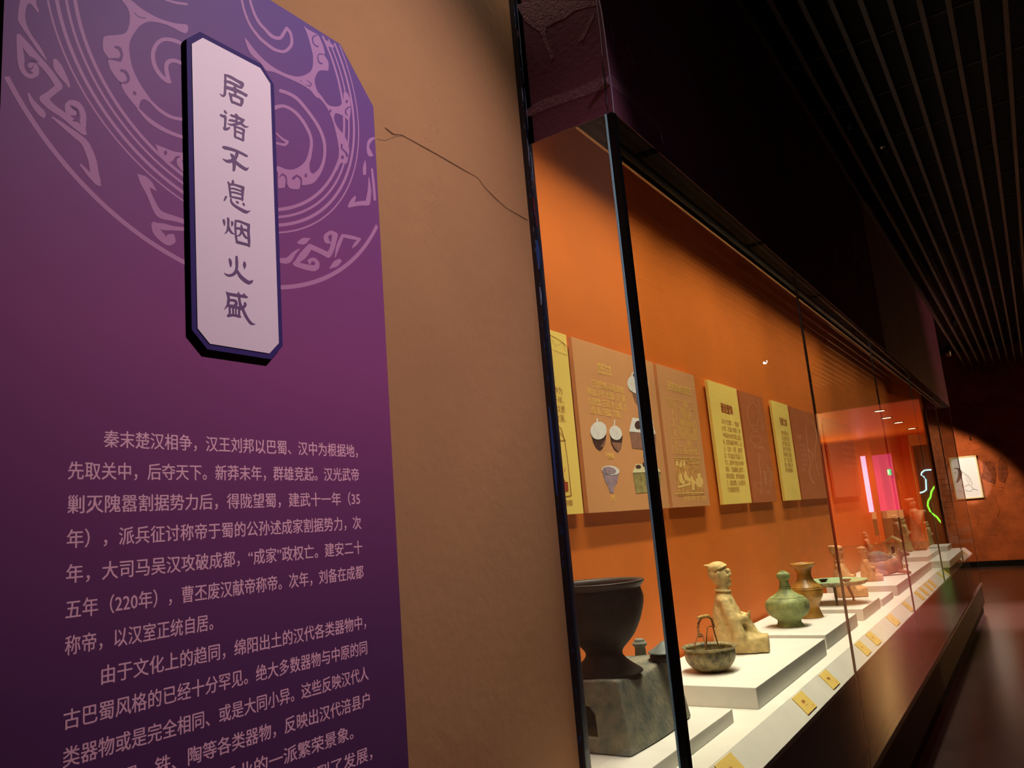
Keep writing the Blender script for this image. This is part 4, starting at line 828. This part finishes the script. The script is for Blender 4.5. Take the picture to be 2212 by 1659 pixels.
# garlic-mouth vase
c = at('Z', zP[2]+.0006, 1707, 1352); k = mpp(c)
t = thing('bronze_vase', c, 'squat green patinated vase with a garlic-shaped mouth on a long neck', 'vase')
pr = [(0, 0), (27, 0), (28, 3), (25, 8), (25, 14), (30, 18), (40, 26), (45.5, 37), (46, 46), (43, 55), (34, 63), (22, 70), (14, 77), (11, 85), (10, 92), (9.6, 98), (13, 103), (14.5, 108), (13, 113), (8, 116), (6, 117), (6, 118.5), (4.5, 118.5), (4, 112), (0, 108)]
lathe('body', [(r*k, h*k*.98) for r, h in pr], c, M_verd, t, 56)
bm = bmesh.new()
for h, r in ((82, 12.2), (86, 11.3), (62, 35.5)):
    tubebm(bm, [c+Vector((r*k*math.cos(a*math.pi/20), r*k*math.sin(a*math.pi/20), h*k*.98)) for a in range(40)], .8*k, 6, True)
bmobj('raised_band', bm, M_verd, t, True)
bm = bmesh.new()
for i in range(6):
    a = i*math.pi/3; bmesh.ops.create_icosphere(bm, subdivisions=2, radius=1, matrix=Matrix.Translation(c+Vector((8.2*k*math.cos(a), 8.2*k*math.sin(a), 107*k*.98))) @ Matrix.Diagonal((6.8*k, 6.8*k, 7.5*k, 1)))
bmobj('garlic_lobes', bm, M_verd, t, True)
# brown glazed jar
c = at('Z', zP[2]+.0006, 1750, 1333); k = mpp(c)
t = thing('glazed_jar', c, 'brown glazed jar with a flared mouth standing behind the green vase', 'jar')
pr = [(0, 0), (26, 0), (27, 3), (24, 12), (22, 22), (25, 32), (31, 42), (34, 52), (33.5, 60), (31, 66), (21, 76), (16, 84), (15, 94), (18, 104), (22, 110), (26, 113.5), (26, 116), (23.5, 116.3), (19, 108), (13, 98), (13, 84), (0, 70)]
lathe('body', [(r*k, h*k*.98) for r, h in pr], c, M_ochre, t, 56)
bm = bmesh.new()
for h, r in ((65, 31.8), (61, 33.6), (82, 17)):
    tubebm(bm, [c+Vector((r*k*math.cos(a*math.pi/20), r*k*math.sin(a*math.pi/20), h*k*.98)) for a in range(40)], .7*k, 6, True)
bmobj('raised_band', bm, M_ochre, t, True)
# oval tray on three legs, with two ear cups
c = at('Z', zP[3], 1806, 1303); k = mpp(c); c.z += .0006
hh = 45*k
t = thing('footed_tray', c, 'round green-topped bronze tray on thin curved legs', 'tray')
R = 71*k
lathe('tray_top', [(0, hh), (R*.93, hh), (R*.985, hh+3.4*k), (R, hh+3.4*k), (R*.99, hh-1*k), (R*.90, hh-5*k), (0, hh-5*k)], c, M_tray, t, 72, n=1, sy=.92)
lathe('tray_rim', [(R*.985, hh+3.0*k), (R*1.006, hh+3.2*k), (R*.997, hh-1.6*k), (R*.90, hh-6*k), (R*.6, hh-6*k)], c, M_bronze, t, 72, n=1, sy=.92)
for a in (-75, 165, 45):
    ca, sa = math.cos(math.radians(a)), math.sin(math.radians(a)); d = Vector((ca, sa, 0))
    tube('leg', [c+d*R*.50+Vector((0, 0, hh-5*k)), c+d*R*.49+Vector((0, 0, hh-14*k)), c+d*R*.55+Vector((0, 0, hh*.45)), c+d*R*.62+Vector((0, 0, hh*.15)), c+d*R*.60+Vector((0, 0, 2*k)), c+d*R*.66+Vector((0, 0, 1.6*k))], [4*k, 3*k, 3*k, 2.6*k, 2.4*k, 1.6*k], M_darkclay, t, 8)
for nm_, px, lab in (('ear_cup', 1779, 'left of two dark ear cups on the round tray'), ('ear_cup', 1829, 'right of two dark ear cups, beside the glass joint on the round tray')):
    q = at('Z', zP[3]+hh+.001, px, 1257); u = thing(nm_, q, lab, 'cup', 'cups on the round tray')
    lathe('bowl', [(0, 0), (4*k, 0), (6*k, 2*k), (8.5*k, 5.5*k), (9.2*k, 6*k), (7.5*k, 5*k), (5*k, 2.4*k), (0, 1.6*k)], q, M_darkclay, u, 24, sx=1.15, sy=.75, n=2)
    boxes('ear', [(q+Vector((-5*k, .6*8*k, 5*k)), q+Vector((5*k, 9*k, 6*k))), (q+Vector((-5*k, -9*k, 5*k)), q+Vector((5*k, -.6*8*k, 6*k)))], M_darkclay, u)

# crowd of small figures down the case
def standing(px, py, z, H, m, label, arm=0, hat=True):
    c = at('Z', z, px, py); k = mpp(c); c.z += .0006; s = H*k
    root = thing('clay_figure', c, label, 'figure', 'standing clay figures')
    X4 = XF(c+Vector((0, 0, .05*s)), math.radians(12), s*.96)
    P = [('c', (0, 0, .05), (0, 0, .35), .15, .11), ('c', (0, 0, .35), (0, 0, .70), .11, .10), ('e', (0, 0, .0), (.16, .15, .04)), ('e', (0, 0, .70), (.09, .14, .06))]
    for sg in (1, -1):
        e = (.06, .16*sg, .52); P += [('c', (0, .13*sg, .70), e, .05, .05), ('c', e, (.14, .06*sg, .52+.14*arm), .05, .035)]
    if arm: P += [('e', (.17, 0, .70), (.07, .05, .04))]
    sculpt('robe', P, .026, X4, m, root, 2)
    hd_ = sculpt('head', [('e', (0, 0, .86), (.072, .065, .085)), ('c', (0, 0, .74), (0, 0, .82), .04, .045)]+face(-.005, .86, .66), .013, X4, m, root, 1)
    if hat: sculpt('hat', [('e', (-.03, 0, .945), (.085, .07, .04), -10), ('e', (-.09, 0, .955), (.06, .05, .016), 20)], .014, X4, m, hd_, 1)
    return root
standing(1880, 1222, zP[5], 72, M_fig2, 'small standing clay figure with a pointed pale hat, nearer of the pair')
standing(1890, 1212, zP[5], 66, M_fig2, 'small standing clay figure with a pointed pale hat, farther of the pair')
standing(1946, 1190, z6a, 78, M_fig2, 'clay figure with a round pale cap beside the third glass joint')
standing(1962, 1192, z6a, 74, M_fig, 'clay figure with bowed head just right of the second glass joint')
standing(1988, 1188, z6a, 112, M_fig2, 'tallest reddish standing clay figure holding a ruffled bundle at the far end', 1)
standing(2012, 1187, z6, 60, M_fig, 'short buff clay figure last in the row at the far end')
# reclining animal
q = at('Z', zP[5], 1915, 1243); k = mpp(q); q.z += .0006
t = thing('clay_dog', q, 'mottled reddish clay animal lying on the long riser among the figures', 'animal figure')
X4 = XF(q, math.radians(20), 78*k)
sculpt('body', [('e', (0, 0, .20), (.42, .17, .19)), ('e', (.28, 0, .26), (.19, .17, .20)), ('e', (-.32, 0, .20), (.20, .18, .19)), ('c', (.34, 0, .34), (.44, 0, .52), .10, .08), ('e', (.50, 0, .56), (.14, .09, .09), 10), ('e', (.62, 0, .53), (.07, .055, .05)), ('e', (.42, .06, .66), (.03, .02, .06)), ('e', (.42, -.06, .66), (.03, .02, .06)),
                ('c', (.34, .12, .10), (.58, .13, .05), .06, .045), ('c', (.34, -.12, .10), (.58, -.13, .05), .06, .045), ('c', (-.28, .15, .12), (-.02, .19, .05), .09, .045), ('c', (-.28, -.15, .12), (-.02, -.19, .05), .09, .045), ('c', (-.48, 0, .24), (-.58, .06, .42), .035, .02)], .022, X4, mat('mottled_red_clay', (0.50, 0.20, 0.10), .7, .5, 14, .4, 50, col2=(.16, .10, .06)), t, 2)
q = at('Z', zP[5], 1898, 1226); k = mpp(q); q.z += .0006
t = thing('clay_tortoise', q, 'dark grey-green domed clay tortoise behind the lying animal', 'animal figure')
X4 = XF(q, math.radians(15), 46*k)
sculpt('shell', [('e', (0, 0, .50), (.46, .36, .26)), ('e', (0, 0, .36), (.50, .40, .10)), ('e', (.55, 0, .45), (.14, .08, .08)), ('c', (.26, .24, .3), (.34, .28, .04), .09, .07), ('c', (.26, -.24, .3), (.34, -.28, .04), .09, .07), ('c', (-.26, .24, .3), (-.34, .28, .04), .09, .07), ('c', (-.26, -.24, .3), (-.34, -.28, .04), .09, .07)], .035, X4, M_clay, t, 2)
# model house
q = at('Z', z6a, 1925, 1202); k = mpp(q); q.z += .0006
t = thing('clay_house', q, 'small pale clay model house with a gabled tile roof', 'model house')
X = XF(q+Vector((0, .25, 0)), math.radians(8), 1)
def lb(a, b): return (Vector(a), Vector(b))
wmm = 13*k
boxes('walls', [lb(q+Vector((-wmm, .2, 0)), q+Vector((wmm, .2+wmm*1.4, 26*k)))], M_fig2, t)
bm = bmesh.new(); pr2 = [(-wmm*1.5, 25*k), (0, 38*k), (wmm*1.5, 25*k), (wmm*1.5, 28*k), (0, 41*k), (-wmm*1.5, 28*k)]
a = [bm.verts.new(q+Vector((x, .17, z))) for x, z in pr2]; b = [bm.verts.new(q+Vector((x, .23+wmm*1.5, z))) for x, z in pr2]
bm.faces.new(a); bm.faces.new(b[::-1])
for i in range(6): bm.faces.new((a[i], b[i], b[(i+1) % 6], a[(i+1) % 6]))
bmobj('roof', bm, M_fig, t)
box('doorway', q+Vector((-4*k, .198, 2*k)), q+Vector((3*k, .2005, 18*k)), M_darkclay, t)
boxes('eave_post', [lb(q+Vector((s_*wmm*1.2-.6*k, .18, 0)), q+Vector((s_*wmm*1.2+.6*k, .18+1.2*k, 25*k))) for s_ in (-1, 1)], M_fig, t)
# ducks and bowls
def duck(q, s, rz, lab):
    u = thing('clay_duck', q, lab, 'animal figure', 'small clay birds on the stacked block')
    sculpt('body', [('e', (0, 0, .28), (.42, .24, .26)), ('c', (.30, 0, .40), (.40, 0, .72), .10, .07), ('e', (.44, 0, .80), (.12, .09, .10)), ('e', (.58, 0, .78), (.08, .04, .03)), ('e', (-.42, 0, .38), (.16, .12, .06), 20), ('e', (0, 0, .05), (.20, .16, .06))], .05, XF(q, rz, s), M_fig, u, 1)
words = ['first', 'second', 'third', 'fourth', 'fifth', 'sixth']
for i, px in enumerate((1910, 1921, 1933, 1944, 1953)):
    q = at('Z', z6a, px, 1201.5+.0*i); k = mpp(q); q.z += .0006; q.y += .02*(i % 2)
    duck(q, 12*k, math.radians(10+25*(i % 3)), words[i]+' small pale clay bird from the left in the row on the stacked block')
for i, (px, py, zz) in enumerate(((1913, 1237, zP[5]), (1925, 1232, zP[5]), (1935, 1227, zP[5]))):
    q = at('Z', zz, px+22, py); k = mpp(q); q.z += .0006
    u = thing('clay_bowl', q, words[i]+' pale clay bowl beside the lying animal, counted from the near side', 'bowl', 'pale clay bowls')
    lathe('bowl', [(0, 0), (3*k, 0), (5*k, 3*k), (6.5*k, 7*k), (6*k, 7*k), (4.4*k, 3*k), (0, 1.5*k)], q, M_fig, u, 20, n=2)
q = at('Z', z6, 2032, 1192); k = mpp(q)
o = box('display_riser', q+Vector((-.02-20*k, .02, 0.0004)), q+Vector((14*k, .5, 11*k)), M_white2, None, .002); tag(o, 'thin white riser at the very far end beside the last cards', 'riser', 'white risers along the case shelf')

# ------------------------------------------------------------------ far end of the gallery
FY = 18.40
tl, tr_, br_, bl_ = [at('Y', 18.38, *p) for p in ((2052, 989), (2108, 983), (2125, 1075), (2068, 1081))]
xa, xb, za, zb2 = tl.x-.02, tr_.x, br_.z, tr_.z
t = thing('framed_drawing', ((xa+xb)/2, 18.40, za), 'framed pencil drawing of a kneeling figure on the far terracotta wall', 'picture')
fwid = .022
boxes('frame', [((xa, 18.37, za), (xb, 18.405, za+fwid)), ((xa, 18.37, zb2-fwid), (xb, 18.405, zb2)), ((xa, 18.37, za+fwid), (xa+fwid, 18.405, zb2-fwid)), ((xb-fwid, 18.37, za+fwid), (xb, 18.405, zb2-fwid))], mat('pale_gold_frame', (0.75, 0.62, 0.30), .4), t)
box('paper', (xa+fwid, 18.385, za+fwid), (xb-fwid, 18.404, zb2-fwid), mat('white_paper', (0.80, 0.82, 0.84), .7), t)
def PD(px, py): return at('Y', 18.3835, px, py)
d_ = lambda x, y, w_: (2040+x/11.85, 960+y/11.85, w_/11.85)
printed('drawing', [], [[d_(450, 700, 12), d_(540, 760, 14), d_(620, 830, 14), d_(680, 930, 14), d_(715, 1040, 12)], [d_(520, 780, 8), d_(600, 860, 8), d_(650, 960, 8)], [d_(540, 870, 8), d_(600, 950, 8), d_(640, 1040, 8)], [d_(520, 1090, 14), d_(590, 1040, 14), d_(680, 1060, 14), d_(735, 1140, 14), d_(690, 1190, 14), d_(600, 1200, 14), d_(530, 1160, 10)], [d_(740, 1140, 20), d_(860, 1175, 10)], [d_(470, 1040, 40), d_(480, 1100, 20)], [d_(330, 1200, 10), d_(470, 1195, 10)]], PD, mat('pencil_grey', (0.25, 0.26, 0.28), .8), t)
printed('drawing_shading', [], [[d_(250, 620, 20), d_(340, 620, 40), d_(400, 700, 90), d_(400, 800, 100), d_(360, 900, 70), d_(320, 970, 30)], [d_(250, 720, 16), d_(290, 740, 16)]], PD, mat('pencil_dark', (0.17, 0.13, 0.13), .8), t)
# relief carving on the far wall
wf = bpy.data.objects['wall_far']
def RW(px, py): return at('Y', 18.429, px, py)
def rel(pts, w_): return [(RW(*p)) for p in pts], w_
bm = bmesh.new()
fr_ = lambda x, y: (2000+x/10.37, 820+y/10.37)
for pts, w_ in (([(650, 1120), (740, 1110), (800, 1130)], .010), ([(670, 1250), (760, 1220), (860, 1260)], .010), ([(820, 1300), (900, 1220), (1010, 1210), (1150, 1240), (1300, 1290)], .012), ([(880, 1260), (960, 1240), (1060, 1290)], .008), ([(920, 1440), (1100, 1420), (1320, 1390), (1500, 1400), (1700, 1430)], .014), ([(800, 1610), (1050, 1590), (1200, 1550), (1500, 1520), (1700, 1490)], .012), ([(900, 820), (930, 960), (950, 1100)], .008), ([(980, 1100), (1010, 1040), (1080, 1000)], .010), ([(1000, 1150), (1120, 1180), (1250, 1160)], .008), ([(760, 620), (850, 600), (900, 520)], .012), ([(1010, 1360), (1140, 1330), (1290, 1330), (1400, 1350)], .008), ([(1100, 1480), (1260, 1460), (1400, 1450)], .008)):
    tubebm(bm, [RW(*fr_(*p)) for p in pts], w_*.6, 8)
z4 = lambda x, y: (1650+x/3.687, 780+y/3.687)
for pts, w_ in (([(1760, 800), (1800, 795), (1830, 815), (1800, 850), (1850, 900), (1840, 950), (1780, 920), (1740, 880), (1760, 800)], .02), ([(1890, 760), (1930, 820), (1940, 900), (1920, 960), (1880, 960), (1860, 880), (1870, 800), (1890, 760)], .018), ([(1840, 1000), (1910, 1010)], .016), ([(1845, 1030), (1905, 1035)], .014), ([(1840, 1060), (1850, 1130), (1880, 1180), (1860, 1240)], .014), ([(1730, 950), (1790, 980), (1840, 1000)], .012), ([(1690, 1150), (1720, 1180), (1710, 1260), (1700, 1310)], .008), ([(1720, 1370), (1800, 1390), (1860, 1380)], .007)):
    tubebm(bm, [RW(*z4(*p)) for p in pts], w_*.45, 8)
bmobj('carved_relief', bm, M_brick, wf, True)
bm = bmesh.new(); polybm(bm, [z4(*p) for p in ((1745, 800), (1800, 792), (1832, 815), (1850, 900), (1840, 985), (1780, 960), (1735, 930))], lambda u, v: at('Y', 18.422, u, v)); polybm(bm, [z4(*p) for p in ((1890, 758), (1930, 810), (1945, 900), (1915, 975), (1870, 950), (1858, 850))], lambda u, v: at('Y', 18.422, u, v))
bmobj('relief_stain', bm, mat('dark_relief_stain', (0.27, 0.065, 0.025), .8, .4, 12), wf, 'flat')
printed('wall_chip', [], [[(*fr_(985, 1270), 1.2), (*fr_(990, 1320), 2.2), (*fr_(1005, 1355), 2.2), (*fr_(1035, 1358), 1)]], lambda u, v: at('Y', 18.424, u, v), M_blackmatt, wf)
# brick pier seen through the end pane
for i in range(34):
    z = .05+i*.115
    if z > 3.9: break
    xo = -1.74+.010*(i % 3)
    for j in range(2):
        xx = -1.74+j*.14+(.0 if i % 2 else -.03)
        box('brick', (max(-1.75, xx), 18.41, z), (min(-1.46, xx+.135), 18.43, z+.108), mat('pier_brick', (0.42, 0.14, 0.07), .8, .3, 7, .5, 30), wf, .004)

# lit hall beyond the opening (seen mirrored in the case front)
M_hot = mat('orange_red_hall_paint', (0.72, 0.10, 0.01), 0.55)
M_gloss = mat('glossy_orange_ceiling', (0.85, 0.26, 0.02), 0.4)
struct(box('ceiling_hall', (-0.6, 18.63, 3.48), (6, 29.6, 3.6), M_gloss))
wb = struct(box('wall_hall_back', (-0.6, 29.4, 0), (6, 29.6, 3.48), M_hot))
struct(box('wall_hall_left', (-0.8, 18.63, 0), (-0.6, 29.6, 3.6), M_hot))
struct(box('wall_hall_right', (6, 18.63, 0), (6.2, 29.6, 3.6), M_hot))
def RB(px, py, y=29.38): return re('Y', y, px, py)
def rbox(name, l, t_, r, b, y, d, m, parent=None):
    a = re('Y', y, l, t_); c_ = re('Y', y, r, b)
    return box(name, (a.x, y, a.z), (c_.x, y+d, c_.z), m, parent)
M_mag = mat('magenta_lit_panel', (0.8, 0.05, 0.25), .5, emit=(1.0, 0.07, 0.28), es=0.6)
M_tubel = mat('pink_white_light', (1, .6, .8), .5, emit=(1.0, 0.45, 0.75), es=2.2)
M_gr = mat('green_sign_light', (.1, .8, .3), .5, emit=(0.05, 0.8, 0.25), es=1.6)
M_wh = mat('white_sign_light', (.9, .9, .9), .5, emit=(0.8, 1, 0.85), es=1.6)
o = rbox('magenta_light_panel', 1877, 985, 1945, 1104, 29.3, .06, M_mag); tag(o, 'tall magenta lit panel on the red hall wall, seen mirrored in the case glass', 'light panel')
o = rbox('light_column', 1858, 986, 1888, 1106, 29.2, .05, M_tubel); tag(o, 'narrow pink-white light column left of the magenta panel in the reflection', 'light column')
o = rbox('counter', 1884, 1117, 1955, 1153, 28.9, .3, mat('dark_counter_front', (.09, .02, .015), .6)); tag(o, 'dark counter below the magenta panel in the red hall', 'counter')
o2 = rbox('counter_top', 1882, 1106, 1953, 1117, 28.88, .34, mat('pinkish_white_counter', (.8, .7, .75), .5), o)
rbox('pilaster', 1866, 950, 1913, 1170, 28.6, .05, M_hot, wb)
s_ = rbox('exit_sign', 1916, 1014, 1926, 1026, 29.1, .05, M_gr); tag(s_, 'small green glowing exit sign on the red hall wall', 'exit sign')
rbox('running_man', 1917, 1016, 1921, 1024, 29.09, .009, M_wh, s_)
fz = rbox('opening_lintel', 1961, 940, 2016, 958, 24.0, .05, mat('beige_frame', (.50, .22, .06), .6), wb)
rbox('opening_jamb', 1962, 958, 2011, 1220, 24.0, .05, mat('beige_frame', (.50, .22, .06), .6), wb)
o = rbox('doorway_shade_board', 1969, 958, 2085, 1220, 24.2, .1, mat('brown_black_board', (.045, .02, .02), .6)); tag(o, 'dark brown board standing in for the shade inside a hall doorway, behind the neon drawing', 'board')  # dark board put in for the shade inside the doorway
nt_ = thing('neon_drawing', re('Y', 24.1, 2005, 1080), 'pale blue and green neon line drawing glowing on the dark board', 'neon sign')
M_nb = mat('neon_blue', (.5, .9, 1), .4, emit=(0.35, 0.75, 0.85), es=1.8); M_ng = mat('neon_green', (.3, 1, .1), .4, emit=(0.16, 1.0, 0.04), es=1.8)
RN = lambda pts: [re('Y', 24.12, *p) for p in pts]
tube('blue_tube', RN([(2024, 1014), (2008, 1015), (1997, 1016), (1991, 1021), (1990, 1026), (1996, 1030), (2000, 1036), (2001, 1058), (1996, 1062), (1987, 1065)]), .020, M_nb, nt_, 8)
tube('green_tube', RN([(2026, 1046), (2018, 1052), (2012, 1062), (2010, 1074), (2005, 1082), (2004, 1092), (2009, 1104), (2016, 1111), (2024, 1117), (2029, 1124), (2036, 1131), (2039, 1135)]), .022, M_ng, nt_, 8)
for i, (px, py) in enumerate(((1900, 888), (1915, 903), (1941, 913), (1970, 926))):
    p = re('Z', 3.47, px, py)
    t = thing('hall_downlight', p, ['nearest', 'second', 'third', 'farthest'][i]+' of four warm downlights in the orange hall ceiling', 'downlight', 'downlights in the orange hall')
    lathe('lens', [(0, 0), (.11, 0), (.11, .008), (0, .008)], p, mat('warm_lens', (1, .8, .5), .4, emit=(1, .8, .45), es=9), t, 20, n=1)
    lathe('trim_ring', [(.11, -.004), (.15, -.004), (.15, .01), (.11, .01), (.11, -.004)], p, M_black, t, 20, n=1)

# ------------------------------------------------------------------ ceiling spotlights
M_lens = mat('dim_reflector', (.45, .45, .45), .15, metal=.9)
M_lit = mat('lit_lens', (1, .95, .9), .3, emit=(1, .93, .85), es=14)
def spot(p, aim, label, lit=True):
    p = Vector(p); d = (Vector(aim)-p).normalized()
    t = thing('ceiling_spotlight', p, label, 'spotlight')
    q = d.to_track_quat('Z', 'Y').to_matrix().to_4x4()
    def part(name, prof, m, par=None):
        bm = bmesh.new(); lathebm(bm, prof, (0, 0, 0), 20); bmesh.ops.transform(bm, matrix=Matrix.Translation(p-d*.03) @ q, verts=bm.verts); return bmobj(name, bm, m, par or t, True)
    ba = part('barrel', [(0, -.15), (.035, -.15), (.04, -.13), (.042, .0), (.040, .0), (.038, -.02)], M_black)
    part('lens', [(0, -.018), (.038, -.018), (.038, -.022), (0, -.022)], M_lit if lit else M_lens, ba)
    tube('arm', [p-d*.1, p-d*.1+Vector((0.03, 0, .08)), (p.x+.03, p.y, 4.3)], .008, M_black, t, 8)
spot((0.66, 1.44, 3.68), (-1.07, 1.12, 2.10), 'black spotlight above the purple banner, out of frame')
p = at('Z', 3.86, 1909, 331); spot(p, p+Vector((0.1, -.3, -1)), 'unlit black spotlight between the second and third ceiling slats', False)
p = at('Z', 3.88, 1832, 293); spot(p, p+Vector((-.3, .1, -1)), 'small unlit black spotlight close to the dark bulkhead', False)
p = at('Z', 3.86, 2060, 707); spot(p, p+Vector((-.3, .1, -1)), 'far unlit black spotlight near the end of the ceiling slats', False)
p = re('Z', 3.84, 1655, 785); spot(p, p+Vector((-.55, -.75, -.8)), 'lit spotlight that shows as a white dot in the case glass')
spot((0.4, 11.2, 3.86), (0.3, 11.2, 0), 'spotlight over the aisle beside the far half of the case', False)
spot((-0.9, 15.2, 3.78), (-1.15, 18.4, 1.75), 'spotlight aimed at the framed drawing', False)
